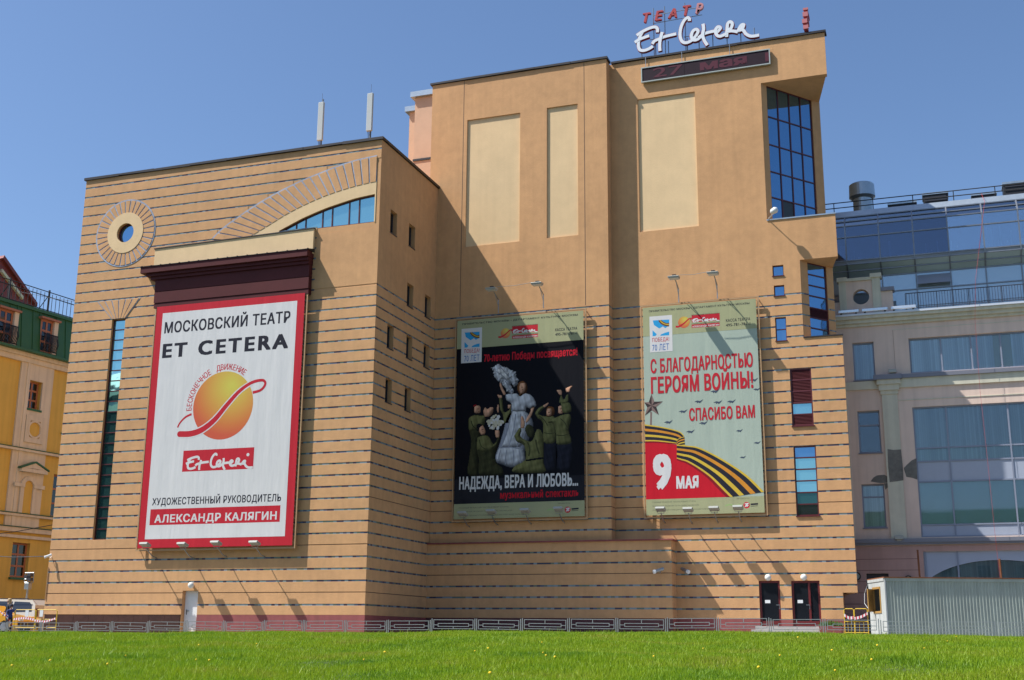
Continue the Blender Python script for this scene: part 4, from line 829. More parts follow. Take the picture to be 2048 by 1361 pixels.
# long arms over the two tower banners
ap = thing('arm_floodlight', 'left of the two arm lamps above the black banner', 'lamp', group='arm lamps above the banners')
b = MB(); b.tube([(0, -.0, -.75), (0, -.02, 0), (0, -.9, .32)], .03, 6); b.tube([(0, -.02, -.35), (0, -.6, .2)], .018, 5); b.build('arm', STEEL, ap, local=True)
b = MB(); b.hexa([(-.28, -1.3, .24), (.28, -1.3, .24), (.26, -.85, .26), (-.26, -.85, .26), (-.3, -1.33, .34), (.3, -1.33, .34), (.28, -.82, .4), (-.28, -.82, .4)]); b.build('housing', FLM, ap, local=True, bevel=.02)
b = MB(); b.bx(-.25, .25, -1.27, -.9, .225, .243); b.build('lens', LENS, ap, local=True)
b = MB(); b.bx(-.1, .1, -1.1, -.95, .39, .47); b.build('ballast', BLACK, ap, local=True)
first = True; arms = []
for x, y, wy, lab in ((997, 600, YM, 'left of the two arm lamps above the black banner'), (1087, 590, YM, 'right of the two arm lamps above the black banner'), (1357, 578, YR, 'left of the two arm lamps above the pale green banner'), (1434, 570, YR, 'right of the two arm lamps above the pale green banner')):
    Ya = wy-.36; X, Z = U(x, y, Ya); arms.append(V((X, Ya, Z)))
    if first: ap.location = (X, Ya, Z); first = False
    else: again(ap, (X, Ya, Z), 0, lab)
for i, s in ((0, 'black'), (2, 'pale green')):
    a, c = arms[i]+V((.3, -1.05, .42)), arms[i+1]+V((-.3, -1.05, .42)); b = MB(); b.tube([a, (a+c)/2+V((0, 0, -.06)), c], .012, 4); tag(b.build('lamp_cable', STEEL), 'thin cable strung between the arm lamps of the %s banner' % s, 'cable')
# globe lamps over the doors
ANT = None
GLOBE = mat('opal globe', (.72, .70, .64), .3)
def globe(x, y, wy, r, lab):
    X, Z = U(x, y, wy-.22); T = thing('globe_lamp', lab, 'lamp', (X, wy-.22, Z), group='globe lamps over the doors')
    b = MB(); b.lathe((X, wy-.22, Z), [(r*math.sin(math.pi*k/10), -r*math.cos(math.pi*k/10)) for k in range(11)], 16); b.build('globe', GLOBE, T, smooth=True)
    b = MB(); b.tube([(X, wy-.03, Z), (X, wy-.22+r*.9, Z)], .06, 10); b.build('base', WHITE, T)
globe(382, 1171, YL, .155, 'round white globe lamp over the white door'); globe(1536, 1155.5, YR, .16, 'round white globe lamp over the single red door'); globe(1607.5, 1155, YR, .16, 'round white globe lamp over the double red door')

# ------------------------------------------------------------------ roof signs and LED board
FSG = front(YS); SW = mat('white sign face', (.72, .74, .76), .5); SR = mat('red sign side', (.34, .02, .03), .5); SRD = mat('red sign letter', (.42, .035, .035), .5, var=.15, vscale=4)
TS = thing('script_roof_sign', 'white handwritten script sign standing on the right tower roof', 'sign', ((SX0+SX1)/2, YS, ZT))
for i, st in enumerate(SCRIPT):
    c = catmull(st, 5); wds = .175
    MB().ribbon(FSG, c, wds+.05, .0, .16-.004*(i % 3)).build('letter_case', SR, TS); b = MB(); b.ribbon(FSG, c, wds, .176+.006*(i % 4), .182+.006*(i % 4)); o = b.build('letter_face', SW, TS)
b = MB()
for x in (208, 330, 345, 440, 470, 640, 655, 770, 905, 1045, 1180, 1315):
    X = _z(x, 470)[0]; b.tube([(X, YS+.1, ZT-.2), (X, YS+.1, ZT+1.3 if x not in (330, 440, 640) else ZT+3.5)], .03, 5)
o = b.build('support_posts', STEEL, TS); o['kind'] = 'stuff'
b = MB()
for (xa, ya), (xb, yb) in (((290, 385), (560, 372)), ((620, 358), (1200, 265)), ((970, 300), (1150, 270))):
    A = _z(xa, ya); B = _z(xb, yb); b.tube([(A[0], YS+.08, A[1]), (B[0], YS+.08, A[1])], .022, 5)
o = b.build('support_rails', STEEL, TS); o['kind'] = 'stuff'
TT = thing('letter_roof_sign', 'red capital letter sign above the white script on the tower roof', 'sign', (_z(520, 150)[0], YS, _z(520, 230)[1]))
for ch, x0, x1, y0, y1 in (('Т', 228, 308, 138, 232), ('Е', 342, 430, 118, 212), ('А', 470, 560, 98, 190), ('Т', 618, 700, 66, 165), ('Р', 738, 820, 44, 145)):
    A = _z(x0, (y0+y1)/2); B = _z(x1, (y0+y1)/2); t = _z((x0+x1)/2, y0)[1]; bb = _z((x0+x1)/2, y1)[1]
    lettering(TT, FSG, ch, A[0], B[0], bb, t, .16, SRD if ch != 'Р' else mat('faded red letter', (.55, .22, .22), .5), .045, .25, thick=.16, name='letter')
for ya in (150, 228):
    A = _z(320, ya); B = _z(800, ya-85); b = MB(); b.tube([(A[0], YS+.06, A[1]), (B[0], YS+.06, A[1]+.05)], .02, 5); b.build('rail', STEEL, TT)
A = _z(1825, 325)
TX = thing('side_roof_sign', 'small red and white sign seen edge-on near the right roof corner', 'sign', (A[0], YS+.2, ZT))
X0 = A[0]
b = MB(); b.bx(X0-.03, X0+.03, YS+.3, YS+.36, ZT, ZT+1.5); b.bx(X0-.2, X0+.25, YS-.0, YS+.6, ZT+.03, ZT+.09); b.build('post', STEEL, TX)
for z, h, dx in ((.15, .3, .02), (.5, .32, -.02), (.88, .34, .03), (1.25, .2, .06)):
    b = MB(); b.bx(X0-.1+dx, X0+.1+dx, YS-.9, YS+.2, ZT+z, ZT+z+h); b.build('letter_case', SRD, TX); b = MB(); b.bx(X0-.13+dx, X0+.14+dx, YS-1.0, YS-.9, ZT+z+.05, ZT+z+h-.03); b.build('letter_edge', mat('pink sign edge', (.5, .16, .16), .5), TX)
# LED board
YD = YR-.21; z5 = lambda x, y: U(1240+x/4.876, y/4.876, YD); FD = front(YD)
e0 = z5(205, 735)[0]; e1 = z5(1463, 545)[0]; zt = (z5(205, 662)[1]+z5(1463, 474)[1])/2; zb = (z5(205, 808)[1]+z5(1463, 625)[1])/2
TL = thing('led_display', 'long dark LED board with dim red date letters below the roof sign', 'display', ((e0+e1)/2, YD, zb))
b = MB(); b.plate(FD, rect((e0, e1, zb, zt)), [rect((e0+.06, e1-.06, zb+.06, zt-.06))], -.15, 0); b.build('frame', mat('led frame', (.42, .44, .38), .4, metal=.4), TL)
ex = [e0+.06, z5(627, 690)[0], z5(1016, 620)[0], e1-.06]; LEDM = mat('led screen', (.020, .007, .014), .6, spec=.2, var=.2, vscale=9); LT = mat('led letters', (.075, .006, .013), .4, emit=((.6, .01, .03), .012))
for a, c in zip(ex, ex[1:]): MB().bf(FD, a+.006, c-.006, zb+.061, zt-.061, -.1, -.03).build('screen_panel', LEDM, TL)
lettering(TL, FD, '27', z5(320, 700)[0], z5(610, 690)[0], zb+.2, zt-.14, -.024, LT, .01)
lettering(TL, FD, 'мая', z5(778, 650)[0], z5(1238, 600)[0], zb+.2, zt-.22, -.024, LT, .04)
MB().quadf(FD, z5(1415, 560)[0], z5(1450, 560)[0], zb+.18, zt-.2, -.024).build('lettering', LT, TL, orient=False)
b = MB()
for x in (245, 600, 1070): X = z5(x, 590)[0]; b.tube([(X, YD+.1, zt), (X, YR-.1, ZT)], .02, 4)
b.bf(FD, e0+.3, e1-.3, zb+.2, zb+.3, -.178, -.151); b.build('hangers', STEEL, TL)
# antennas on the left roof
for x0, x1, yt, yb, lab, tip in ((634, 650, 207, 283, 'white panel antenna farther from the tower on the left roof', 197), (732, 747, 189, 264, 'white panel antenna nearer the tower on the left roof', 170)):
    Y = 54.5; X = U((x0+x1)/2, 240, Y)[0]; zt = U(x0, yt, Y)[1]; zb = U(x0, yb, Y)[1]; T = thing('panel_antenna', lab, 'antenna', (X, Y, ZL), group='antennas on the left roof')
    b = MB(); b.bx(X-.17, X+.17, Y-.09, Y+.06, zb, zt); o = b.build('panel', mat('antenna plastic', (.44, .46, .44), .5), T, bevel=.025)
    b = MB(); b.tube([(X, Y+.13, ZL-.2), (X, Y+.13, zt+.25 if x0 < 700 else zt)], .05, 8); b.build('mast', STEEL, T)
    b = MB(); b.tube([(X+.02, Y, zt), (X+.02, Y, zt+.55)], .008, 4); b.build('rod', DARKSTEEL, T)
    b = MB()
    for k in (-.1, -.03, .05, .11): b.tube([(X+k, Y, zb), (X+k*.8, Y+.03, zb-.2), (X+k*.4, Y+.1, ZL-.1)], .014, 4)
    o = b.build('cables', BLACK, T); o['kind'] = 'stuff'
# small wall cameras and lamps
def wallcam(P, n, sx, lab, m=STEEL, s=1.0):
    P = V(P); T = thing('wall_camera', lab, 'camera', P); n = V(n)
    b = MB(); b.tube([P, P+n*.16*s+V((0, 0, -.1*s)), P+n*.3*s], .02, 5); b.build('arm', m, T)
    a = P+n*.3*s+V((0, 0, .04)); d = (n*.6+V((sx, 0, -.35))).normalized(); b = MB(); b.tube([a-d*.2*s, a+d*.22*s], .075*s, 8); b.build('body', m, T); b = MB(); b.tube([a+d*.2*s, a+d*.3*s], .09*s, 8); b.build('hood', WHITE, T)
q = U(104, 1114, YL); wallcam((q[0], YL-.03, q[1]), (0, -1, 0), -.5, 'small white lamp on the left corner of the theatre near the street', WHITE, .75)
q = U(1322, 1143, YB); wallcam((q[0], YB-.03, q[1]), (0, -1, 0), -.9, 'grey security camera on the shaded low block', STEEL, 1.1)
q = U(1372, 1143, YR); wallcam((q[0], YR-.03, q[1]), (0, -1, 0), .8, 'grey security camera right of the low block corner', STEEL, 1.1)
X, Z = U(1553, 431, YR-.2); T = thing('sill_spotlight', 'small white spotlight on the sill of the big corner window', 'lamp', (X-.3, YR-.05, 21.2))
b = MB(); b.tube([(X-.45, YR-.05, 21.2), (X-.2, YR-.45, Z-.05), (X, YR-.7, Z+.02)], .025, 5); b.build('arm', WHITE, T); b = MB(); b.lathe((X-.06, YR-.75, Z+.06), [(.05, -.2), (.14, -.12), (.17, .1), (.1, .2)], 10, (.9, -.35, .3)); b.build('head', WHITE, T, smooth=True)
b = MB(); A = V((XL-.02, YL-.08, 1.75)); b.bx(XL+.02, XL+.05, YL-.06, YL-.032, 1.7, 3.35); tag(b.build('cable_conduit', mat('conduit', (.4, .22, .1), .7)), 'thin vertical conduit at the left corner of the theatre', 'pipe')
# ------------------------------------------------------------------ ground: street, pavement, lawn
def interp(T, x):
    if x <= T[0][0]: return T[0][1]
    for (a, p), (c, q) in zip(T, T[1:]):
        if x <= c: return p+(q-p)*(x-a)/(c-a)
    return T[-1][1]
YF = 48.0
CREST = [(-60, -.02), (-48, .0), (-38, .09), (-25, .2), (-11, .33), (-3, .31), (4, .21), (20, .1)]
LOW = .17
def lawn_z(x, y):
    if y >= YF-.3: return interp(CREST, x)-LOW
    t = max(-.4, y/(YF-.3)); return (interp(CREST, x)-LOW)*max(0, t)-1.6*(1-t)**2.5
ASPH = mat('asphalt', (.085, .085, .085), .9, var=.15, vscale=1.5, bump=.3, bscale=40)
b = MB(); b.add([(-900, YF+.4, -.02), (900, YF+.4, -.02), (900, 1500, -.02), (-900, 1500, -.02), (-900, -600, -2.2), (900, -600, -2.2), (900, -20, -2.2), (-900, -20, -2.2)], [(0, 1, 2, 3), (4, 5, 6, 7)])
b.f.append((7, 6, 1, 0)); g = b.build('ground', ASPH, orient=False); tag(g, 'grey asphalt ground around the theatre', kind='structure')
PAVE = mat('pavement', (.30, .29, .27), .9, var=.12, vscale=1.2, bump=.2)
b = MB(); b.bx(-60, 16, YF+.25, YL-.3, -.02, .03); b.bx(XL-.6, 16, YL-.3, 63.7, -.02, .034); tag(b.build('pavement', PAVE), 'pale pavement strip between lawn and theatre', kind='structure')
def lawn_mat():
    m = mat('lawn soil', (.05, .07, .016), .95, bump=.5, bscale=30); return m
b = MB(); xs = np.linspace(-75, 45, 81); ys = np.concatenate([np.linspace(-20, 8, 8), np.linspace(10, YF+.1, 60)])
def wob(x, y): return .03*math.sin(x*.7+y*.3)+.025*math.sin(x*.31-y*.83+1)+.015*math.sin(x*1.9+y*1.3)
def lz(x, y): e = min(1, max(0, (YF-.5-y)/4)); return lawn_z(x, y)+wob(x, y)*e
nx = len(xs)
for y in ys:
    for x in xs: b.v.append(V((x, y, lz(x, y))))
b.f = [(j*nx+i, j*nx+i+1, (j+1)*nx+i+1, (j+1)*nx+i) for j in range(len(ys)-1) for i in range(nx-1)]
o = b.build('lawn', lawn_mat(), smooth=True, orient=False); tag(o, 'sloping lawn in front of the theatre', kind='structure')
# grass blades, as far as the lawn shows
def grass():
    R = np.random.default_rng(3); X = []; Y = []; S = []
    for y0, y1, den in ((10.5, 16, 2300), (16, 22, 1500), (22, 30, 900), (30, 39, 560), (39, 47.9, 420)):
        ax = -.36-.47; xl = lambda y: y*math.tan(-.34337-.445)-4; xr = lambda y: y*math.tan(-.34337+.445)+4
        A = ((xr(y1)-xl(y1))+(xr(y0)-xl(y0)))/2*(y1-y0); n = int(A*den); y = R.uniform(y0, y1, int(n*1.15)); x = R.uniform(xl(y1), xr(y1), len(y)); ok = (x > y*math.tan(-.788)-4) & (x < y*math.tan(.1016)+4); X.append(x[ok]); Y.append(y[ok]); S.append(np.full(ok.sum(), (y0+y1)/2))
    X = np.concatenate(X); Y = np.concatenate(Y); S = np.concatenate(S); n = len(X)
    cr = np.interp(X, [c[0] for c in CREST], [c[1] for c in CREST])-LOW; t = np.clip(Y/(YF-.3), None, 1); Z = cr*t-1.6*(1-t)**2.5
    e = np.clip((YF-.5-Y)/4, 0, 1); Z = Z+e*(.03*np.sin(X*.7+Y*.3)+.025*np.sin(X*.31-Y*.83+1)+.015*np.sin(X*1.9+Y*1.3))
    pat = np.sin(X*.9+1.3*np.sin(Y*.5))*np.sin(Y*1.1+.8*np.sin(X*.6))
    h = R.uniform(.035, .085, n)*(1+.35*pat)*(1+S*.004)*np.where((Y > 47.3) & (np.sin(X*2.3)+np.sin(X*.9+2) > .6), R.uniform(1, 2.6, n), 1)*np.where(R.random(n) < .012, 2.0, 1); w = R.uniform(.0045, .0085, n)*(S/14)**.6; a = R.uniform(0, 2*np.pi, n); l = R.normal(0, .5, n)*h; a2 = R.uniform(0, 2*np.pi, n)
    dx, dy = np.cos(a)*w, np.sin(a)*w; lx, ly = np.cos(a2)*l, np.sin(a2)*l
    v = np.empty((n, 3, 3))
    v[:, 0] = np.stack([X-dx, Y-dy, Z-.01], 1); v[:, 1] = np.stack([X+dx, Y+dy, Z-.01], 1); v[:, 2] = np.stack([X+lx, Y+ly, Z+h], 1)
    me = bpy.data.meshes.new('grass'); me.vertices.add(n*3); me.vertices.foreach_set('co', v.reshape(-1))
    me.loops.add(n*3); me.loops.foreach_set('vertex_index', np.arange(n*3)); me.polygons.add(n); me.polygons.foreach_set('loop_start', np.arange(n)*3); me.polygons.foreach_set('loop_total', np.full(n, 3)); me.update(); me.validate()
    m = bpy.data.materials.new('grass blades'); m.use_nodes = True; T = m.node_tree; p = T.nodes['Principled BSDF']; N = T.nodes.new; L = T.links.new
    g = N('ShaderNodeNewGeometry'); n1 = N('ShaderNodeTexNoise'); n1.inputs['Scale'].default_value = .42; n1.inputs['Detail'].default_value = 6; n1.inputs['Roughness'].default_value = .62; L(g.outputs['Position'], n1.inputs['Vector'])
    n2 = N('ShaderNodeTexNoise'); n2.inputs['Scale'].default_value = 14; L(g.outputs['Position'], n2.inputs['Vector'])
    ad = N('ShaderNodeMath'); ad.operation = 'MULTIPLY_ADD'; L(n2.outputs[0], ad.inputs[0]); ad.inputs[1].default_value = .5; L(n1.outputs[0], ad.inputs[2])
    cr_ = N('ShaderNodeValToRGB'); E_ = cr_.color_ramp.elements; E_[0].position = .50; E_[0].color = (.085, .215, .010, 1); E_[1].position = .98; E_[1].color = (.36, .33, .06, 1)
    k = E_.new(.68); k.color = (.24, .385, .008, 1); k = E_.new(.86); k.color = (.31, .41, .012, 1)
    L(ad.outputs[0], cr_.inputs[0]); L(cr_.outputs[0], p.inputs['Base Color']); p.inputs['Roughness'].default_value = .55
    tr = N('ShaderNodeBsdfTranslucent'); L(cr_.outputs[0], tr.inputs[0]); mx = N('ShaderNodeMixShader'); mx.inputs[0].default_value = .4; L(p.outputs[0], mx.inputs[1]); L(tr.outputs[0], mx.inputs[2]); L(mx.outputs[0], T.nodes['Material Output'].inputs[0])
    me.materials.append(m); o = bpy.data.objects.new('grass', me); COL.objects.link(o); tag(o, 'short bright green grass covering the lawn', 'grass', kind='stuff')
grass()
b = MB(); c = MB()
for x, y in [(rnd.uniform(0, 2048), rnd.uniform(1275, 1352)) for _ in range(20)]+[(980, 1349), (1110, 1317), (24, 1334), (100, 1324), (1664, 1303), (1560, 1314), (1913, 1275), (1092, 1314), (950, 1305)]:
    v = ray(x, y); d = 10.0
    for _ in range(400):
        P = v*(d/math.hypot(v.x, v.y))
        if P.z < lz(P.x, P.y)+.06: break
        d += .1
    if d > 47: continue
    r = rnd.uniform(.014, .026); b.lathe((P.x, P.y, P.z+.02), [(.006, -.012), (r, 0), (r*.75, .012), (.004, .018)], 8, (rnd.uniform(-.3, .3), rnd.uniform(-.9, -.2), 1)); c.tube([(P.x, P.y, P.z-.08), (P.x, P.y, P.z+.012)], .003, 3)
o = b.build('dandelion_flowers', mat('dandelion', (.75, .52, .01), .7), orient=False); tag(o, 'scattered small yellow dandelions in the grass', 'flowers', kind='stuff')
cs = c.build('stems', mat('stem', (.12, .2, .04), .7), o, orient=False); cs['kind'] = 'stuff'

# ------------------------------------------------------------------ low lawn fence
FEM = mat('galvanised fence', (.36, .37, .37), .45, metal=.5, var=.15, vscale=4); FEG = mat('dark grey fence', (.08, .085, .09), .5, metal=.3)
LF = thing('low_fence', 'low grey metal lawn fence of rectangular sections along the pavement', 'fence', (-20, YF, 0))
def sec_mesh():
    b = MB(); W = 1.78; H = .40; r = .0125; z0 = .04
    for A, B in (((0, z0), (0, H)), ((W, z0), (W, H)), ((0, H), (W, H)), ((0, z0), (W, z0)), ((.2, .13), (W-.2, .13)), ((.2, .25), (W-.2, .25)), ((.2, .13), (.2, .25)), ((W-.2, .13), (W-.2, .25)), ((0, .19), (.2, .19)), ((W-.2, .19), (W, .19)), ((W/2, .25), (W/2, H)), ((W/2, z0), (W/2, .13))):
        b.bx(min(A[0], B[0])-r, max(A[0], B[0])+r, -r, r, min(A[1], B[1])-r, max(A[1], B[1])+r)
    return b.build('fence_section', FEM, LF, local=True)
def post_mesh():
    b = MB(); b.bx(-.017, .017, -.017, .017, -.3, .45); return b.build('post', FEM, LF, local=True)
s0 = sec_mesh(); p0 = post_mesh(); n = 0; x = -46.9; off = WO[LF.name]
while x < 9:
    zb_ = interp(CREST, x+.9)+.02+rnd.uniform(-.025, .025)
    s = s0 if n == 0 else s0.copy(); 
    if n: COL.objects.link(s)
    s.location = V((x+.08, YF, zb_))-off; s.rotation_euler = (0, rnd.uniform(-.012, .012), 0)
    for k, xx in enumerate((x, x+1.94)):
        q = p0 if n == 0 and k == 0 else p0.copy()
        if not (n == 0 and k == 0): COL.objects.link(q)
        q.location = V((xx, YF, zb_))-off
    x += 2.02; n += 1

# ------------------------------------------------------------------ yellow barriers with tape
YELP = mat('yellow barrier paint', (.62, .40, .02), .5, var=.1)
def tape_mat():
    m = mat('striped tape', (.6, .6, .6), .5); t = m.node_tree; p = t.nodes['Principled BSDF']; N = t.nodes.new; L = t.links.new
    g = N('ShaderNodeNewGeometry'); sx = N('ShaderNodeSeparateXYZ'); L(g.outputs['Position'], sx.inputs[0]); mu = N('ShaderNodeMath'); mu.operation = 'MULTIPLY'; mu.inputs[1].default_value = 7; L(sx.outputs[0], mu.inputs[0])
    fr = N('ShaderNodeMath'); fr.operation = 'FRACT'; L(mu.outputs[0], fr.inputs[0]); gt = N('ShaderNodeMath'); gt.operation = 'GREATER_THAN'; gt.inputs[1].default_value = .5; L(fr.outputs[0], gt.inputs[0])
    mx = N('ShaderNodeMix'); mx.data_type = 'RGBA'; mx.inputs[6].default_value = (.62, .60, .60, 1); mx.inputs[7].default_value = (.42, .04, .05, 1); L(gt.outputs[0], mx.inputs[0]); L(mx.outputs[2], p.inputs['Base Color']); return m
TAPE = tape_mat()
def barrier(x0, x1, Y, zb, zt, lab, dy=0):
    A = U(x0, 1240, Y)[0]; B = U(x1, 1240, Y)[0]; T = thing('crowd_barrier', lab, 'barrier', ((A+B)/2, Y, zb), group='yellow crowd barriers')
    b = MB(); b.tube([(A, Y, zb), (A, Y, zt-.06), (A+.06, Y, zt), (B-.06, Y+dy, zt), (B, Y+dy, zt-.06), (B, Y+dy, zb)], .024, 6); b.build('frame', YELP, T)
    h = zt-zb
    for f in (.22, .58): MB().tube([(A, Y, zb+h*f), (B, Y+dy, zb+h*f)], .018, 5).build('rail', YELP, T)
    for k in range(1, 3): xx = A+(B-A)*k/3; MB().tube([(xx, Y+dy*k/3, zb+h*.22), (xx, Y+dy*k/3, zb+h*.58)], .011, 5).build('bar', YELP, T)
    return T, A, B
def tape(P, lab, wd=.09):
    P = catmull([tuple(p) for p in P], 6); b = MB(); n = len(P)
    b.v = [V(p)+V((0, 0, wd/2)) for p in P]+[V(p)-V((0, .02, wd/2)) for p in P]; b.f = [(i, i+1, n+i+1, n+i) for i in range(n-1)]; tag(b.build('barrier_tape', TAPE, orient=False), lab, 'tape', 'striped barrier tapes')
Yb = 49.2
zt1 = U(50, 1220, Yb)[1]
_, A1, B1 = barrier(29, 70, Yb, .03, zt1, 'yellow tube barrier beside the people at the far left'); _, A2, B2 = barrier(71.5, 113, Yb+.02, .03, zt1, 'yellow tube barrier in front of the brown granite plinth')
zz = zt1-.46; tape([(A1, Yb-.05, zz), ((A1+B1)/2, Yb-.05, zz+.06), (B1-.1, Yb-.05, zz-.0), (B1, Yb-.05, zz-.03)], 'red and white tape on the left yellow barrier', .10); tape([(A2, Yb-.05, zz-.05), ((A2+B2)/2, Yb-.05, zz-.1), (B2, Yb-.05, zz+.05)], 'red and white tape on the yellow barrier by the plinth')
q = U(0, 1223, Yb-.3); tape([(q[0]-.5, Yb-.3, q[1]+.2), (q[0]+.3, Yb-.25, q[1]-.2), (A1, Yb-.05, zz-.35)], 'red and white tape stretched past the people at far left', .07)
for xx, sgn in ((A1+(B1-A1)*.6, 'left'), (A2+(B2-A2)*.28, 'right')):
    b = MB(); b.bx(xx-.1, xx+.1, Yb-.04, Yb-.03, zt1-.33, zt1-.02); tag(b.build('paper_notice', WHITE), 'white paper notice on the %s yellow barrier at far left' % sgn, 'notice')
Yr = 58.2; zt2 = U(1710, 1218, Yr)[1]
_, A3, B3 = barrier(1689, 1708.5, Yr, .03, zt2, 'narrow yellow barrier at the right corner of the theatre'); _, A4, B4 = barrier(1709.5, 1736, Yr, .03, zt2, 'yellow barrier next to the container')
zz = zt2-.33; tape([(A3, Yr-.05, zz+.05), ((A3+B3)/2, Yr-.05, zz-.08), (B3, Yr-.05, zz-.05)], 'pale striped tape on the narrow right barrier', .13); tape([(A4, Yr-.05, zz-.1), ((A4+B4)/2, Yr-.05, zz-.03), (B4, Yr-.05, zz+.12)], 'pale striped tape on the barrier next to the container', .12)

# ------------------------------------------------------------------ planter by the entrance
PX = U(1662, 1255, 59.0)[0]; T = thing('planter', 'burgundy box planter with green plants beside the double red door', 'planter', (PX, 59.0, .03))
b = MB(); b.hexa([(PX-.45, 58.75, .04), (PX+.45, 58.75, .04), (PX+.45, 59.25, .04), (PX-.45, 59.25, .04), (PX-.52, 58.7, .62), (PX+.52, 58.7, .62), (PX+.52, 59.3, .62), (PX-.52, 59.3, .62)]); b.build('box', BURGP, T)
b = MB()
for _ in range(420):
    x, y = PX+rnd.uniform(-.5, .5), 59+rnd.uniform(-.28, .28); h = rnd.uniform(.12, .36)*(1-.6*abs(x-PX)); a = rnd.uniform(0, 6.3); k = V((math.cos(a), math.sin(a), 0)); e = V((rnd.uniform(-.1, .1), rnd.uniform(-.1, .1), h))
    p = V((x, y, .6)); b.add([p-k*.02, p+k*.02, p+e], [(0, 1, 2)])
o = b.build('foliage', mat('planter leaves', (.07, .17, .02), .6, var=.3, vscale=6), T, orient=False); o['kind'] = 'stuff'

# ------------------------------------------------------------------ pink office building with glass attic
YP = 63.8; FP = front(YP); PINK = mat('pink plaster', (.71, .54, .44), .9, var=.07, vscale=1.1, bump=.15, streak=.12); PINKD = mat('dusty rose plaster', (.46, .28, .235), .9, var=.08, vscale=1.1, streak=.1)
CRM = mat('cream stone trim', (.62, .58, .45), .85, var=.08, vscale=2, streak=.15); GBL = mat('grey blue panel', (.36, .39, .46), .45, var=.04); GFR = mat('grey blue frame', (.24, .26, .32), .45); LEDG = mat('grey sheet ledge', (.20, .20, .23), .5, metal=.2)
BLIND = mat('vertical blinds', (.82, .85, .85), .8); BROOM = mat('dark room', (.03, .03, .035), .9); FROST = mat('pale green blind', (.42, .50, .46), .8, var=.05); SPGR = mat('shade blind', (.48, .51, .51), .8)
def blind_stripes(m):
    t = m.node_tree; p = t.nodes['Principled BSDF']; N = t.nodes.new; L = t.links.new; g = N('ShaderNodeNewGeometry'); sx = N('ShaderNodeSeparateXYZ'); L(g.outputs['Position'], sx.inputs[0])
    mu = N('ShaderNodeMath'); mu.operation = 'MULTIPLY'; mu.inputs[1].default_value = 9.5; L(sx.outputs[0], mu.inputs[0]); fr = N('ShaderNodeMath'); fr.operation = 'FRACT'; L(mu.outputs[0], fr.inputs[0])
    fl = N('ShaderNodeMath'); fl.operation = 'FLOOR'; L(mu.outputs[0], fl.inputs[0]); wn = N('ShaderNodeTexWhiteNoise'); wn.noise_dimensions = '1D'; L(fl.outputs[0], wn.inputs['W'])
    cr = N('ShaderNodeValToRGB'); e = cr.color_ramp.elements; c = p.inputs['Base Color'].default_value[:3]; e[0].position = 0; e[0].color = (*[x*.68 for x in c], 1); e[1].position = 1; e[1].color = (*[x*.9 for x in c], 1); k = e.new(.18); k.color = (*c, 1)
    L(fr.outputs[0], cr.inputs[0]); mr = N('ShaderNodeMapRange'); mr.inputs[3].default_value = .75; mr.inputs[4].default_value = 1.1; L(wn.outputs['Value'], mr.inputs[0]); sc = N('ShaderNodeVectorMath'); sc.operation = 'SCALE'; L(cr.outputs[0], sc.inputs[0]); L(mr.outputs[0], sc.inputs['Scale']); L(sc.outputs[0], p.inputs['Base Color'])
blind_stripes(BLIND); blind_stripes(FROST); blind_stripes(SPGR)
PB = thing('office_building', 'pale pink office building with glass attic right of the theatre', 'building', (2, YP, .03))
pz = lambda x, y: U(x, y, YP)
w1 = (-3.82, -2.74, 13.14, 15.16); w2 = (-3.78, -2.68, 9.33, 11.52); w3 = (-3.8, -2.68, 5.52, 7.73); W1_ = (-1.0, 13.0, 13.35, 15.2); W2_ = (-1.06, 13.0, 5.0, 11.58); W3_ = (-1.04, 13.0, .1, 4.3); PD = (-3.83, -2.75, .06, 3.25)
b = MB(); b.plate(FP, [(-6.6, .03), (14, .03), (14, 16.1), (-6.6, 16.1)], [rect(r) for r in (w1, w2, w3, W1_, W2_, W3_, PD)], -.4, 0); PW = b.build('wall', PINK, PB)
b = MB(); 
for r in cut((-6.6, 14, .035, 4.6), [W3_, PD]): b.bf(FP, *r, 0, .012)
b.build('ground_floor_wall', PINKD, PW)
for z in (3.95, 3.4, 2.85, 2.3, 1.75):
    b = MB()
    for r in cut((-6.6, -1.3 if z > 3 else -1.04, z-.012, z+.012), [PD]): b.bf(FP, *r, .0122, .016)
    b.build('rustic_joint', mat('rose joint', (.16, .08, .07), .9), PW)
MB().bx(-6.6, 14, YP+.41, YP+.6, .03, 16).build('inner_wall', BROOM, PW)
MB().bx(-6.6, 14, YP+.61, 80, 15.8, 16.05).build('attic_floor', LEDG, PB)
def office_window(r, us, vs, name='window', room=None, spec=None, dep=.16):
    o = window(FP, r, 1, 1, dep, .075, pane=GL_CLEAR, frame=GFR, parent=PB, us=us, vs=vs, name=name, jit=.003, special=spec)
    return o
def backing(o, r, m, d=-.25): MB().bf(FP, r[0], r[1], r[2], r[3], d-.02, d).build('blind', m, o)
o = office_window(w1, None, None); backing(o, w1, SPGR)
o = office_window(w2, None, [w2[2], w2[3]-.75, w2[3]]); backing(o, w2, BROOM)
o = office_window(w3, None, [w3[2], w3[3]-.65, w3[3]]); backing(o, w3, SPGR)
ug = [-1.0, .55, 2.0, 3.4, 4.95, 6.4, 7.9, 9.4, 11, 13.0]
o = office_window(W1_, ug, None); 
for a, c in ((-1, 3.05), (3.9, 6.6), (7.4, 13)): backing(o, (a, c, W1_[2], W1_[3]), BLIND)
backing(o, (3.05, 3.9, W1_[2], W1_[3]), mat('pale wall inside', (.5, .5, .36), .9), -.3); backing(o, (6.6, 7.4, W1_[2], W1_[3]), BROOM)
zq = [pz(1900, y)[1] for y in (1049, 962, 921, 894)]
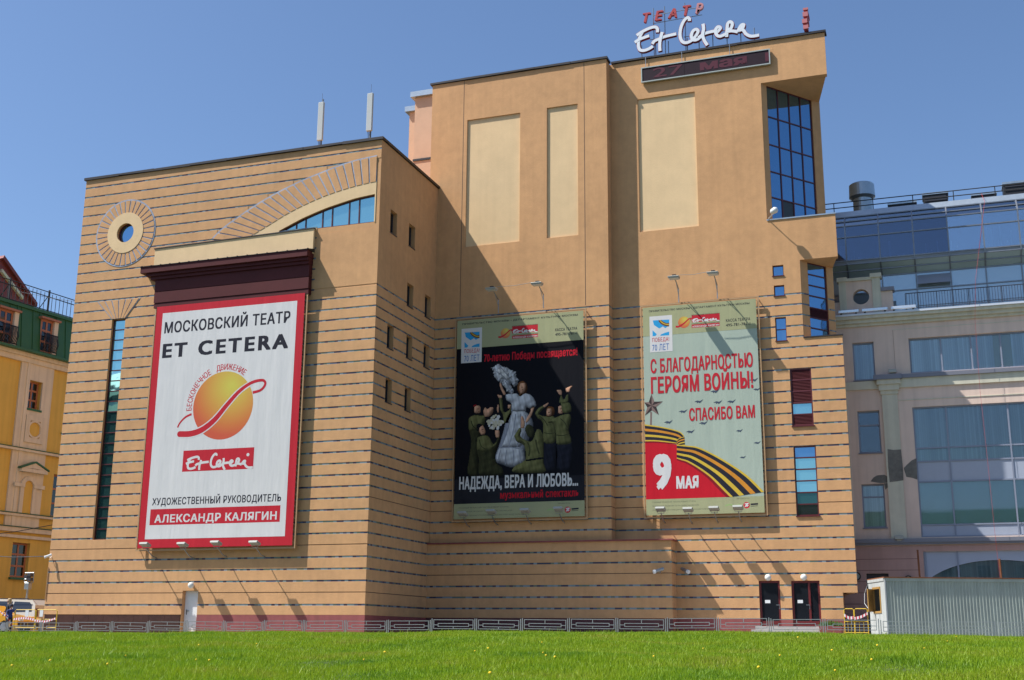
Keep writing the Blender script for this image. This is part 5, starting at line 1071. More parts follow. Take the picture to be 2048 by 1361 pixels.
vs2 = [W2_[2], zq[0], zq[1], zq[2], zq[3], W2_[3]]; ug2 = [-1.06, .55, 3.45, 5.0, 7.9, 9.45, 13.0]
spec = {}
for i in range(len(ug2)-1):
    spec[i*5] = GBL; spec[i*5+2] = GBL
o = office_window(W2_, ug2, vs2, 'curtain_wall', spec=spec, dep=.1)
for a, c in zip(ug2, ug2[1:]):
    backing(o, (a, c, zq[3], W2_[3]), SPGR); backing(o, (a, c, zq[2], zq[3]), FROST); backing(o, (a, c, zq[0], zq[1]), mat('teal reflection tone', (.40, .54, .54), .8))  # teal sheet puts the glass's teal reflection into a colour behind it
# ground floor: panel with an arched opening
AC = (pz(1995, 1100)[0], 2.2); ar = pz(1995, 1120)[1]
arcp = [(AC[0]+3.75*math.cos(a), 2.05+(ar-2.05)*math.sin(a)) for a in [math.pi*k/24 for k in range(25)]]
b = MB(); b.plate(FP, [(W3_[0], .1), (W3_[0], W3_[3]), (13, W3_[3]), (13, .1), (AC[0]+3.75, .1)]+arcp+[(AC[0]-3.75, .1)], [], -.2, -.12); aw_ = b.build('arched_shopfront', GBL, PB)
for x in (W3_[0]+.1, .55, 4.0, 6.6): MB().bf(FP, x-.04, x+.04, .1, W3_[3], -.119, -.07).build('mullion', GFR, aw_)
for i in range(3): a = AC[0]-3.75+2.5*i; MB().bf(FP, a+.01, a+2.49, .1, ar, -.17, -.16).build('pane', GL_CLEAR, aw_)
backing(aw_, (AC[0]-3.8, AC[0]+3.8, .1, ar+.1), FROST, -.26)
for r in (w1, w2, w3): MB().bf(FP, r[0]-.05, r[1]+.05, r[2]-.06, r[2]-.003, -.1, .07).build('sill', LEDG, PB)
MB().bf(FP, PD[0], PD[1], PD[2], PD[3], -.3, -.22).build('door', mat('dark office door', (.03, .028, .035), .5), PB)
# trims
MB().bf(FP, -6.6, 14, 4.64, 4.74, .0125, .16).build('ledge', LEDG, PB); MB().bf(FP, -6.6, 14, 4.741, 4.93, .0, .24).build('ledge', LEDG, PB)
b = MB(); b.bf(FP, -6.6, -2.9, 12.62, 13.05, 0, .1); b.bf(FP, -2.9, -2.61, 12.62, 13.05, 0, .1); b.build('string_course', CRM, PB); MB().bf(FP, -1.64, 14, 12.62, 13.1, 0, .1).build('string_course', CRM, PB)
MB().bf(FP, -1.64, 14, 13.101, 13.3, 0, .2).build('ledge', LEDG, PB)
PL = MB().bf(FP, -2.5, -1.74, 4.94, 12.3, 0, .12).build('pilaster', CRM, PB)
for z0, z1, e in ((12.3, 12.5, .05), (12.5, 12.8, .12), (12.8, 13.05, .2)): MB().bf(FP, -2.5-e, -1.74+e, z0+.001, z1-.001, 0, .12+e).build('capital', CRM, PL)
MB().bf(FP, -2.85, -1.45, 13.05, 13.3, 0, .4).build('capital_cover', LEDG, PL)
MB().bf(FP, -4.6, -4.25, 4.94, 12.6, 0, .1).build('pilaster', CRM, PB)
for z0, z1, d in ((16.0, 16.14, .12), (16.14, 16.34, .26), (16.34, 16.5, .42)): MB().bf(FP, -6.6, 14, z0+.001, z1-.001, -.1, d).build('cornice', CRM, PB)
MB().hexa([FP.p(-6.6, 16.5, -.3), FP.p(14, 16.5, -.3), FP.p(14, 16.5, .5), FP.p(-6.6, 16.5, .5), FP.p(-6.6, 16.78, -.3), FP.p(14, 16.78, -.3), FP.p(14, 16.6, .5), FP.p(-6.6, 16.6, .5)]).build('cornice_sheet', mat('white painted sheet', (.62, .64, .68), .4, metal=.2), PB)
for a, c in ((-1.75, .9),): MB().bf(FP, a, a+.02, 13.3, 15.72, 0, .004).build('panel_edge', mat('pink shade line', (.33, .2, .15), .9), PW)
MB().bf(FP, -1.75, 14, 15.7, 15.73, 0, .012).build('panel_edge', CRM, PW); MB().bf(FP, -1.74, 14, 11.95, 11.99, 0, .03).build('panel_edge', CRM, PW)
for pts in (((368, 270), (400, 275), (442, 272), (452, 370), (455, 440), (420, 446), (380, 450), (372, 370)), ((456, 372), (475, 352), (500, 330), (525, 318), (530, 435), (500, 425), (470, 420)), ((275, 445), (290, 425), (310, 412), (350, 408), (380, 425), (380, 450), (330, 455)), ((348, 455), (380, 452), (372, 475), (356, 490))):
    P = [pz(1640+x/2.723, 800+y/2.723) for x, y in pts]; dd = .123 if pts[0][0] == 368 else .003
    MB().plate(FP, P, [], dd-.003, dd+.002).build('bare_concrete_patch', mat('bare concrete', (.16, .15, .13), .95, var=.35, vscale=5, bump=.6, bscale=25), PW)
# parapet with the round hole
za = lambda x, y: U(x, y, YP-.1)
FQ = front(YP-.1); px0, px1 = za(1679, 600)[0], za(1762, 590)[0]; ptop = za(1720, 562)[1]; hc = za(1722, 594); hr = .42
b = MB(); b.plate(FQ, [(px0, 16.6), (px1, 16.6), (px1, ptop), (px0, ptop)], [circ(hc, hr, 32)], -.45, 0); PR = b.build('parapet', PINK, PB)
for a, c, t in ((px0, px0+.36, ptop), (px1-.42, px1, ptop+.1)):
    MB().bf(FQ, a, c, 16.6, t, .0, .06).build('pilaster', CRM, PR); MB().bf(FQ, a-.08, c+.08, t+.001, t+.22, -.5, .14).build('cap', CRM, PR)
MB().bf(FQ, px0+.37, px1-.43, ptop+.002, ptop+.16, -.48, .08).build('cap', CRM, PR)
MB().bf(FQ, px1+.001, px1+.58, 16.6, za(1775, 582)[1], -.45, 0).build('parapet_wing', PINK, PR); MB().bf(FQ, px1+.001, px1+.68, za(1775, 582)[1]+.001, za(1775, 582)[1]+.2, -.5, .1).build('cap', LEDG, PR)
MB().bf(FQ, -6.4, px0-.001, 16.6, 17.4, -.45, -.02).build('parapet_wing', PINK, PR)
for i, (a, c) in enumerate(((-4.4, -3.35), (-3.2, -1.9), (-1.75, -.5))):
    X0 = a; T = thing('light_bar', ('leftmost', 'middle', 'rightmost')[i]+' silver light bar on the pink building cornice', 'lamp', (a, YP-.5, 16.62), group='light bars on the cornice')
    b = MB(); b.bx(a, c, YP-.62, YP-.5, 16.66, 16.82); b.build('housing', mat('polished bar', (.7, .72, .74), .25, metal=.6), T, bevel=.02); b = MB(); b.bx(a+.1, a+.2, YP-.5, YP-.35, 16.6, 16.7); b.bx(c-.2, c-.1, YP-.5, YP-.35, 16.6, 16.7); b.build('feet', BLACK, T)
# terrace railing
RL = thing('terrace_railing', 'thin dark vertical bar railing along the pink building terrace', 'railing', (4, 64.05, 16.7))
x0 = -1.0
MB().bx(x0, 13, 64.03, 64.07, 17.66, 17.7).build('top_rail', DARKSTEEL, RL); MB().bx(x0, 13, 64.035, 64.065, 16.86, 16.89).build('bottom_rail', DARKSTEEL, RL)
m0 = None; k = 0; x = x0+.06
while x < 9:
    if m0 is None: m0 = MB().bx(-.011, .011, -.011, .011, 0, .77).build('bar', DARKSTEEL, RL, local=True); q = m0
    else: q = m0.copy(); COL.objects.link(q)
    q.location = V((x, 64.05, 16.89))-WO[RL.name]; x += .135
for xx in (x0, .55, 2.1, 3.7, 5.3): MB().bx(xx-.02, xx+.02, 64.03, 64.07, 16.6, 17.66).build('post', DARKSTEEL, RL)
# glass attic
PROF = [(65.4, 16.9), (65.4, 18.25), (65.4, 19.15), (65.02, 19.45), (64.62, 19.72), (64.6, 19.92), (64.6, 21.25), (64.6, 21.9), (64.85, 22.25), (65.15, 22.6)]
GA = thing('glass_attic', 'faceted glass attic storey with grey mullions on the pink building', 'glazed roof', (3, 65, 16.9))
GL_AT = clear_glass('attic glass', (.55, .64, .70, 1), .42, (.80, .90, 1.0, 1)); GL_AD = clear_glass('attic dark glass', (.40, .46, .62, 1), .16, (.75, .85, 1.0, 1)); GL_AL = glass_mirror('attic pale glass', (.42, .50, .54), .5); GL_AS = glass_mirror('attic sloped glass', (.40, .48, .48), .1, .08); ALU = mat('attic aluminium', (.22, .23, .25), .4, metal=.5, var=.1)
bx_ = [3.1+1.745*(i-6) for i in range(13)]
for i, x in enumerate(bx_):
    b = MB()
    for (ya, a), (yb_, c) in zip(PROF, PROF[1:]): b.hexa([(x-.035, ya-.07, a), (x+.035, ya-.07, a), (x+.035, ya+.05, a), (x-.035, ya+.05, a), (x-.035, yb_-.07, c), (x+.035, yb_-.07, c), (x+.035, yb_+.05, c), (x-.035, yb_+.05, c)])
    b.build('mullion', ALU, GA)
for ya, a in PROF[1:]: MB().bx(bx_[0], bx_[-1], ya-.05, ya+.04, a-.03, a+.03).build('transom', ALU, GA)
for i in range(len(bx_)-1):
    for j, ((ya, a), (yb_, c)) in enumerate(zip(PROF, PROF[1:])):
        if j == 4: m = ALU
        elif j in (5, 6): m = GL_AD if i < 5 else GL_AT
        elif j in (0, 1): m = GL_AL
        else: m = GL_AS if j in (2, 3) else GL_AT
        jt = rnd.uniform(-.006, .006); x0, x1 = bx_[i]+.036, bx_[i+1]-.036
        MB().hexa([(x0, ya+jt, a+.02), (x1, ya-jt, a+.02), (x1, ya+.03-jt, a+.02), (x0, ya+.03+jt, a+.02), (x0, yb_+jt, c-.02), (x1, yb_-jt, c-.02), (x1, yb_+.03-jt, c-.02), (x0, yb_+.03+jt, c-.02)]).build('pane', m, GA)
b = MB(); q0, q1 = bx_[6-1]+.06, bx_[6]-.06
q0, q1 = bx_[4]+.05, bx_[5]-.05; b.hexa([(q0, 65.0, 18.42), (q1, 65.0, 18.42), (q1, 65.04, 18.42), (q0, 65.04, 18.42), (q0, 65.3, 18.98), (q1, 65.3, 18.98), (q1, 65.34, 18.98), (q0, 65.34, 18.98)]); b.build('open_vent', GFR, GA)
MB().hexa([(bx_[0], 65.1, 22.63), (bx_[-1], 65.1, 22.63), (bx_[-1], 65.6, 22.63), (bx_[0], 65.6, 22.63), (bx_[0], 65.35, 23.0), (bx_[-1], 65.35, 23.0), (bx_[-1], 65.6, 23.0), (bx_[0], 65.6, 23.0)]).build('gutter_sheet', ZINC, GA)
MB().bx(bx_[0], bx_[-1], 65.61, 78, 22.6, 22.95).build('roof', COPING, GA); MB().bx(bx_[0], bx_[-1], 67.4, 67.5, 16.06, 22.6).build('back_wall', mat('attic room wall', (.16, .18, .24), .9, var=.3, vscale=.8), GA); MB().bx(bx_[0], bx_[-1], 65.3, 67.39, 19.6, 19.72).build('room_floor', mat('attic floor', (.2, .19, .18), .8), GA)
for k in range(22):
    x = bx_[1]+.2+.62*k+rnd.uniform(-.15, .15)
    if rnd.random() < .75: MB().bx(x, x+rnd.choice((.06, .1, .3)), 66.2, 66.26, 19.73, rnd.uniform(20.6, 21.8)).build('room_post', WHITE, GA)
    if k % 2: MB().lathe((x+.3, 65.4, rnd.uniform(20.2, 20.5)), [(.02, -.05), (.06, 0), (.02, .05)], 8).build('room_lamp', GLOBE, GA)
RR = thing('roof_railing', 'black two-rail railing along the glass attic roof', 'railing', (3, 65.9, 22.95))
for z in (23.45, 23.75): MB().tube([(bx_[0], 65.9, z), (bx_[-1], 65.9, z)], .03, 5).build('rail', BLACK, RR)
for k in range(9): x = bx_[0]+.8+2.1*k; MB().tube([(x, 65.9, 22.9), (x, 65.9, 23.75)], .025, 5).build('post', BLACK, RR)
zr = lambda x, y: U(x, y, 67.0)
for (x0, x1, yt), lab in zip(((1776, 1832, 404), (1845, 1895, 385), (1943, 1992, 386), (2005, 2075, 362)), ('black ventilation unit nearest the round duct on the roof', 'second black ventilation unit right of the round duct', 'small black ventilation unit, second from the right on the roof', 'tall black ventilation unit at the right roof edge')):
    a = zr(x0, yt)[0]; c = zr(x1, yt)[0]; t = zr((x0+x1)/2, yt)[1]; T = thing('ventilation_unit', lab, 'ventilation unit', ((a+c)/2, 67.3, 22.95), group='ventilation units on the attic roof')
    MB().bx(a, c, 67.0, 68.0, 22.951, t-.12).build('casing', BLACK, T); MB().bx(a-.04, c+.04, 66.95, 68.1, t-.119, t).build('lid', ZINC, T)
    for k in range(5): zz = 23.1+(t-.3-23.1)*k/4; MB().bx(a+.08, c-.08, 66.97, 66.999, zz, zz+.06).build('grille_slat', DARKSTEEL, T)
dx = U(1726, 420, 68.)[0]; T = thing('exhaust_duct', 'round zinc exhaust duct with wide drum on the roof by the tower', 'duct', (dx, 68, 22.95)); r0 = .53; zt0 = U(1726, 398, 68)[1]; zt1 = U(1726, 370, 68)[1]
MB().lathe((dx, 68, 22.9), [(r0, 0), (r0, zt0-22.9)], 28).build('pipe', ZINC, T, smooth=False); MB().lathe((dx, 68, zt0-.05), [(r0+.05, 0), (r0+.2, .12), (r0+.17, zt1-zt0), (r0+.1, zt1-zt0+.06)], 28).build('drum', ZINC, T)
b = MB(); A = V((U(1963, 388, 65.6)[0], 65.6, U(1963, 388, 65.6)[1])); pts = [A, V((A.x+.05, 64.3, 22.4))]+[V((U(x, y, 63.2)[0], 63.2, U(x, y, 63.2)[1])) for x, y in ((1951, 560), (1950, 640), (1960, 780), (1975, 920), (1988, 1050), (2000, 1158))]
b.tube(pts, .009, 4); tag(b.build('red_rope', mat('red rope', (.45, .05, .05), .7)), 'thin red rope hanging down the front of the pink building', 'rope')
for x, yt, lab in ((1835, 1100, 'left rusty pole standing behind the container'), (1999, 1118, 'right rusty pole standing behind the container')):
    a = U(x, yt, 62.2); c = U(x+4, 1160, 62.2); b = MB(); b.tube([(c[0]+.05, 62.2, .03), (a[0], 62.2, a[1])], .045, 6); tag(b.build('rusty_pole', mat('rust', (.20, .07, .025), .9, var=.3, vscale=8)), lab, 'pole', 'rusty poles behind the container')
for x, y, lab in ((1817, 1160, 'half round wall lamp above the container on the pink wall'), (1713, 1153, 'half hidden round wall lamp at the corner of the theatre')):
    X, Z = U(x, y, YP-.1); T = thing('wall_lamp', lab, 'lamp', (X, YP-.1, Z), group='round wall lamps on the pink building'); b = MB(); b.plate(front(YP-.1), circ((X, Z), .21, 24), [circ((X, Z), .16, 24)], -.08, .05); b.build('rim', BLACK, T); MB().plate(front(YP-.1), circ((X, Z), .158, 24), [], -.08, .02).build('lens', FROST, T)
for x, y, lab in ((1785, 744, 'small floodlight on the capital of the pink building pilaster'), (1798, 1077, 'small floodlight at the foot of the pink building pilaster')):
    X, Z = U(x, y, YP-.3); b = MB(); b.bx(X-.2, X+.2, YP-.42, YP-.2, Z-.06, Z+.12); b.bx(X-.1, X+.1, YP-.3, YP-.25, Z-.14, Z-.06); tag(b.build('small_floodlight', FLM, bevel=.015), lab, 'lamp', 'small floodlights on the pilaster')

# ------------------------------------------------------------------ corrugated container
ca = math.radians(20); cd = V((math.cos(ca), math.sin(ca), 0)); cs = V((-math.sin(ca), math.cos(ca), 0)); c0 = ray(1768, 1155)*52; ct = c0.z; c0 = V((c0.x, c0.y, 0))
CN = thing('site_container', 'pale green corrugated site container behind the low fence', 'container', (c0.x, c0.y, .03))
CGR = mat('pale green corrugated steel', (.36, .40, .34), .55, metal=.25, var=.1, vscale=2, streak=.18); CWH = mat('off-white steel', (.46, .48, .46), .6, var=.1, vscale=2, streak=.2); RUST = mat('rust', (.2, .07, .025), .9)
FC1 = Face(c0, cd, -cs); FC2 = Face(c0, cs, -cd); Lc = 9.0; Wc = 2.35
b = MB(); n = int(Lc/.036); P = []
for i in range(n+1):
    u = .06+(Lc-.12)*i/n; P.append((u, (.0, .03, .03, 0)[i % 4]))
for i in range(n): b.add([FC1.p(P[i][0], .12, P[i][1]-.04), FC1.p(P[i+1][0], .12, P[i+1][1]-.04), FC1.p(P[i+1][0], ct-.16, P[i+1][1]-.04), FC1.p(P[i][0], ct-.16, P[i][1]-.04)], [(0, 1, 2, 3)])
o = b.build('corrugated_wall', CGR, CN, orient=False)
wn = (Wc*.28, Wc*.72, 1.2, ct-.42)
b = MB(); b.plate(FC2, [(0.061, .1), (Wc, .1), (Wc, ct-.15), (0.061, ct-.15)], [rect(wn)], -.06, 0); b.build('end_wall', CWH, CN)
for q in (0, Lc-.06): MB().bf(FC1, q, q+.06, .05, ct-.001, -.06, .012).build('corner_post', CWH, CN)
MB().bf(FC1, .061, Lc-.061, ct-.16, ct-.03, -.05, .03).build('top_rail', CGR, CN); MB().bf(FC1, -.03, Lc+.03, ct-.029, ct+.02, -Wc-.03, .06).build('roof', RUST, CN); MB().bf(FC2, .061, Wc, ct-.149, ct-.03, -.05, .03).build('top_rail', CWH, CN)
MB().bf(FC1, 0, Lc, .03, .12, -.05, .0).build('bottom_rail', CGR, CN); MB().bx(c0.x+1, c0.x+1.01, c0.y+1, c0.y+1.01, .1, .2).build('floor_clip', RUST, CN)
MB().bf(FC1, .2, Lc, .05, ct-.2, -Wc, -Wc+.05).build('rear_wall', CWH, CN)
WOOD = mat('old yellow wood', (.36, .20, .05), .8, var=.2, vscale=6)
b = MB(); b.plate(FC2, rect((wn[0]-.05, wn[1]+.05, wn[2]-.05, wn[3]+.05)), [rect((wn[0]+.04, wn[1]-.04, wn[2]+.04, wn[3]-.04))], -.05, .03); wo = b.build('window_frame', WOOD, CN)
sh = FC2.p(wn[1]-.05, 0, .03); FH = Face(sh, (-cd*.8+cs*-.6), (-cd*.6-cs*-.8)); MB().bf(FH, 0, .36, wn[2]+.02, wn[3]-.02, 0, .04).build('shutter', WOOD, CN)
MB().bf(FC2, wn[0], wn[1], wn[2], wn[3], -.6, -.55).build('dark_interior', BLACK, CN)
b = MB(); b.tube([FC2.p(Wc*.95, ct-.2, .05), FC2.p(Wc*1.02, ct-.6, .18), FC2.p(Wc, 1.6, .22), FC2.p(Wc*.9, 1.25, .05)], .012, 4); b.build('cable', WHITE, CN)

# ------------------------------------------------------------------ yellow building across the side street
v = ray(60, 1266); v = V((v.x, v.y, 0)).normalized()*90; YO = V((v.x, v.y, 0)); yd = V((.13, .99, 0)).normalized(); yn = V((yd.y, -yd.x, 0)); FY = Face(YO, yd, yn)
def yp(x, y, d=0):
    o = YO+yn*d; p = UP(x, y, o, yn); return ((p-YO).dot(yd), p.z)
YEL = mat('yellow plaster', (.78, .50, .10), .9, var=.06, vscale=1, streak=.12); YCR = mat('cream plaster', (.80, .68, .48), .9, var=.06, vscale=1, streak=.15); GRNM = mat('green roof sheet', (.028, .125, .04), .5, var=.12, vscale=1.5); ORW = mat('orange window frame', (.42, .17, .09), .6); YB_ = thing('yellow_building', 'yellow and cream building with green mansard roof at the left edge', 'building', tuple(YO))
ul = yp(0, 1000)[0]-8; ur = ul+60
s6 = lambda x, y: (x/4.8625, 480+y/4.8625); s8 = lambda x, y: (x/3.58, 780+y/3.58)
gz0 = yp(*s6(330, 1120))[1]; gz1 = yp(*s6(330, 690))[1]; cz0 = yp(*s6(150, 1170))[1]
def yw(F_, x0, y0, x1, y1): a = yp(*F_(x0, (y0+y1)/2)); c = yp(*F_(x1, (y0+y1)/2)); t = yp(*F_((x0+x1)/2, y0)); q = yp(*F_((x0+x1)/2, y1)); return (a[0], c[0], q[1], t[1])
wA = yw(s8, 195, -62, 290, 142); wB = yw(s8, 80, 1095, 205, 1345); wC = (wA[1]+2.2, wA[1]+4.4, wA[2]-1.2, wA[3]-.4); wD = (wC[0]-.3, wC[1], yp(*s8(395, 915))[1], yp(*s8(400, 605))[1]); wE = (wA[0]-5.3, wA[0]-3.2, wA[2]-.2, wA[3]-.3)
nich = yw(s8, 148, 650, 215, 890)
b = MB(); b.plate(FY, [(ul, 0), (ur, 0), (ur, cz0), (ul, cz0)], [rect(w_) for w_ in (wA, wB, wC, wD, wE)], -.5, 0); YW = b.build('wall', YEL, YB_)
MB().bf(FY, ul, ur, 0, 16, -8, -7.5).build('rear_wall', YEL, YB_)
cr0, cr1 = yp(*s8(95, 300))[0], yp(*s8(335, 300))[0]; zs = [yp(*s8(200, q))[1] for q in (440, 905, 1010)]
for r in cut((cr0, cr1, zs[2], cz0), [wA]):
    hs_ = [p for p in (nich,) if p[0] > r[0] and p[1] < r[1]]
    MB().plate(FY, rect(r), [], .002, .14).build('pilaster_panel', YCR, YW)
MB().bf(FY, cr0+.5, cr0+.75, zs[2], cz0, .1405, .2).build('pilaster_edge', YCR, YW); 
for z, h, d in ((zs[0], .16, .3), (zs[1], .16, .28), (zs[2], .3, .25), (zs[2]-.45, .2, .15)): MB().bf(FY, ul, ur, z-h/2, z+h/2, 0, d).build('string_course', YCR, YW)
for z in (zs[0]+.1, zs[1]+.1, zs[2]+.17): MB().bf(FY, ul, ur, z, z+.04, 0, .34).build('flashing', GRNM, YW)
for k, (dz0, dz1, d) in enumerate(((0, .35, .25), (.35, .75, .4), (.75, gz0-cz0, .65))): MB().bf(FY, ul, ur, cz0+dz0, cz0+dz1-.004, -.5, d).build('cornice', YCR, YB_)
for w_, nx_, vs_ in ((wA, 2, 3), (wB, 2, 3), (wC, 2, 3), (wD, 2, 3), (wE, 2, 3)):
    o = window(FY, w_, nx_, vs_, .28, .13, pane=GL_DARK, frame=ORW, parent=YB_); MB().bf(FY, w_[0]-.08, w_[1]+.08, w_[2]-.14, w_[2]-.004, -.2, .2).build('sill', GRNM, o)
# square panel with round niche, arched niche with pediment
s1 = yw(s8, 165, 190, 300, 385); MB().plate(FY, rect(s1), [rect((s1[0]+.35, s1[1]-.35, s1[2]+.35, s1[3]-.35))], .14, .24).build('square_moulding', YCR, YW); c_ = ((s1[0]+s1[1])/2, (s1[2]+s1[3])/2); MB().plate(FY, circ(c_, .62, 28), [circ(c_, .5, 28)], .14, .26).build('round_moulding', YCR, YW); MB().plate(FY, circ(c_, .499, 28), [], .14, .145).build('round_niche', YEL, YW)
nu = (nich[0]+nich[1])/2; nw = (nich[1]-nich[0])/2; sp_ = nich[3]-nw
shape = lambda w_, e: [(nu-w_, nich[2])]+[(nu+w_*math.cos(a), sp_+w_*math.sin(a)) for a in [math.pi-math.pi*k/14 for k in range(15)]]+[(nu+w_, nich[2])]
MB().plate(FY, shape(nw, 0), [], .14, .145).build('arched_niche', YEL, YW); oo = shape(nw+.3, 0); ii = shape(nw, 0); MB().plate(FY, oo+ii[::-1], [], .14, .27).build('arch_moulding', YCR, YW)
for s_ in (-1, 1): MB().bf(FY, nu+s_*(nw+.45)-.45, nu+s_*(nw+.45)+.45, sp_-.1, sp_+.15, .27, .33).build('impost', YCR, YW)
pd = yw(s8, 120, 528, 310, 598); pm = (pd[0]+pd[1])/2
MB().plate(FY, [(pd[0], pd[2]), (pd[1], pd[2]), (pd[1], pd[2]+.2), (pm, pd[3]), (pd[0], pd[2]+.2)], [[(pm-.85, pd[2]+.25), (pm+.85, pd[2]+.25), (pm, pd[3]-.38)]], .14, .5).build('pediment', YCR, YW); MB().plate(FY, [(pd[0]-.1, pd[2]+.2), (pm, pd[3]+.002), (pd[1]+.1, pd[2]+.2), (pd[1]+.1, pd[2]+.3), (pm, pd[3]+.12), (pd[0]-.1, pd[2]+.3)], [], .14, .56).build('pediment_flashing', GRNM, YW)
# mansard of standing-seam sheets with dormers
d1_ = yw(s6, 335, 790, 505, 1115); d0_ = (d1_[0]-(d1_[1]-d1_[0])*2.35, d1_[1]-(d1_[1]-d1_[0])*2.28, d1_[2]-.1, d1_[3]-.1)
wid = (d1_[1]-d1_[0]); lean = .35; u = ul; i = 0; sw_ = .98
while u < d1_[1]+12:
    for r in cut((u+.02, u+sw_-.02, gz0, gz1-.1), [d1_, d0_]):
        f = lambda z: -.0+.62-lean*(z-gz0)/(gz1-gz0)
        MB().hexa([FY.p(r[0], r[2], .1), FY.p(r[1], r[2], .1), FY.p(r[1], r[2], f(r[2])), FY.p(r[0], r[2], f(r[2])), FY.p(r[0], r[3], .1), FY.p(r[1], r[3], .1), FY.p(r[1], r[3], f(r[3])), FY.p(r[0], r[3], f(r[3]))]).build('roof_sheet', GRNM, YB_)
        MB().hexa([FY.p(r[1]-.02, r[2], .1), FY.p(r[1]+.03, r[2], .1), FY.p(r[1]+.03, r[2], f(r[2])+.05), FY.p(r[1]-.02, r[2], f(r[2])+.05), FY.p(r[1]-.02, r[3], .1), FY.p(r[1]+.03, r[3], .1), FY.p(r[1]+.03, r[3], f(r[3])+.05), FY.p(r[1]-.02, r[3], f(r[3])+.05)]).build('seam', GRNM, YB_)
    u += sw_; i += 1
MB().bf(FY, ul, ur, gz0, gz1-.2, -.4, .09).build('mansard_wall', GRNM, YB_); MB().bf(FY, ul, ur, gz1-.1, gz1+.12, -6, .42).build('gutter', GRNM, YB_); MB().bf(FY, ul, ur, gz0-.06, gz0+.1, .1, .8).build('eaves', GRNM, YB_)
RAIL = []
for d_ in (d1_, d0_):
    FYD = Face(YO+yn*.5, yd, yn); wd_ = window(FYD, (d_[0]+.1, d_[1]-.35, d_[2], d_[3]), 2, 3, .12, .14, pane=GL_DARK, frame=ORW, parent=YB_, name='dormer_window')
    MB().bf(FY, d_[1]-.34, d_[1], d_[2], d_[3], .1, .55).build('dormer_cheek', YCR, wd_); MB().bf(FY, d_[0]-.1, d_[1]+.1, d_[3], d_[3]+.14, .1, .7).build('dormer_cap', ORW, wd_)
    b = MB(); z0 = d_[2]+.1; z1 = d_[2]+1.3
    for k in range(12): xx = d_[0]+.2+(d_[1]-d_[0]-.4)*k/11; b.tube([FY.p(xx, z0, .75), FY.p(xx, z0+.5, .95), FY.p(xx, z1, .78)], .03, 4)
    for z in (z0, z1): b.tube([FY.p(d_[0]+.1, z, .75), FY.p(d_[1]-.1, z, .75)], .04, 4)
    b.build('balcony_grille', BLACK, wd_)
RG = thing('roof_fence', 'black openwork railing on the green mansard roof', 'railing', tuple(FY.p(0, gz1+.1, 0)))
zr0 = gz1+.12; zr1 = zr0+1.5
for z in (zr0+.15, zr1-.35, zr1): MB().tube([FY.p(ul, z, .1), FY.p(ul+26, z, .1)], .035, 4).build('rail', BLACK, RG)
m0 = None
for k in range(74):
    xx = ul+.35*k; 
    if m0 is None: m0 = MB().bx(-.015, .015, -.015, .015, 0, 1.4).build('bar', BLACK, RG, local=True); q = m0
    else: q = m0.copy(); COL.objects.link(q)
    q.location = FY.p(xx, zr0, .1)-WO[RG.name]
for k in range(8): xx = ul+3.4*k; MB().tube([FY.p(xx, zr0, .1), FY.p(xx, zr1+.15, .1)], .07, 4).build('post', BLACK, RG); MB().tube([FY.p(xx, zr1-.2, .1), FY.p(xx, zr0, -1.2)], .04, 4).build('stay', BLACK, RG)
# red roof behind
RO = YO-yn*9; 
def rp_(x, y): return UP(x, y, RO, yn)
a = rp_(0, 517); c = rp_(68, 606); 
FRd = Face(RO, yd, yn); q = lambda x, y: ((rp_(x, y)-RO).dot(yd), rp_(x, y).z)
RD = thing('red_roof_house', 'dark red sheet roof rising behind the green mansard', 'building', tuple(RO))
A_, B_ = q(3, 518), q(66, 606); sl_ = (B_[1]-A_[1])/(B_[0]-A_[0]); A2_ = (A_[0]-9, A_[1]-2.0)
MB().plate(FRd, [(A2_[0], 12), (B_[0], 12), (B_[0], B_[1]), A_, A2_], [], -12, 0).build('roof', mat('red roof sheet', (.24, .04, .03), .5, var=.1, vscale=1), RD)
C_, D_ = q(0, 545), q(42, 600); MB().plate(FRd, [C_, D_, (D_[0], D_[1]+.25), (C_[0], C_[1]+.25)], [], 0, .25).build('verge_board', YCR, RD)
MB().plate(FRd, [(A_[0]-.1, A_[1]), (B_[0]+.2, B_[1]-.3), (B_[0]+.2, B_[1]), (A_[0], A_[1]+.25)], [], -12.1, .3).build('roof_edge', mat('red roof sheet', (.17, .03, .025)), RD)
# signal head on a pole in the side street
Ysg = 56.5; X, Z = U(56, 1172, Ysg)
SGN = thing('street_camera_post', 'grey pole with control box and lattice camera frame in the side street', 'post', (X, Ysg, 0))
MB().tube([(X, Ysg, 0), (X, Ysg, Z)], .07, 8, .05).build('pole', STEEL, SGN); MB().bx(X-.16, X+.16, Ysg-.14, Ysg+.14, Z-.2, Z+.16).build('control_box', STEEL, SGN, bevel=.02)
fx0, fz0 = U(50, 1166, Ysg)[0]-.05, Z+.2; fx1, fz1 = U(68, 1146, Ysg)[0], U(60, 1146, Ysg)[1]
for z in np.linspace(fz0, fz1, 4): MB().tube([(fx0, Ysg, z), (fx1, Ysg, z)], .025, 5).build('frame_bar', STEEL, SGN)
for x in np.linspace(fx0, fx1, 4): MB().tube([(x, Ysg, fz0), (x, Ysg, fz1)], .025, 5).build('frame_bar', STEEL, SGN)
for x, z in ((.35, .55), (.75, .3), (.7, .75)): MB().bx(fx0+(fx1-fx0)*x-.11, fx0+(fx1-fx0)*x+.11, Ysg-.2, Ysg+.1, fz0+(fz1-fz0)*z-.09, fz0+(fz1-fz0)*z+.09).build('camera_unit', DARKSTEEL, SGN)
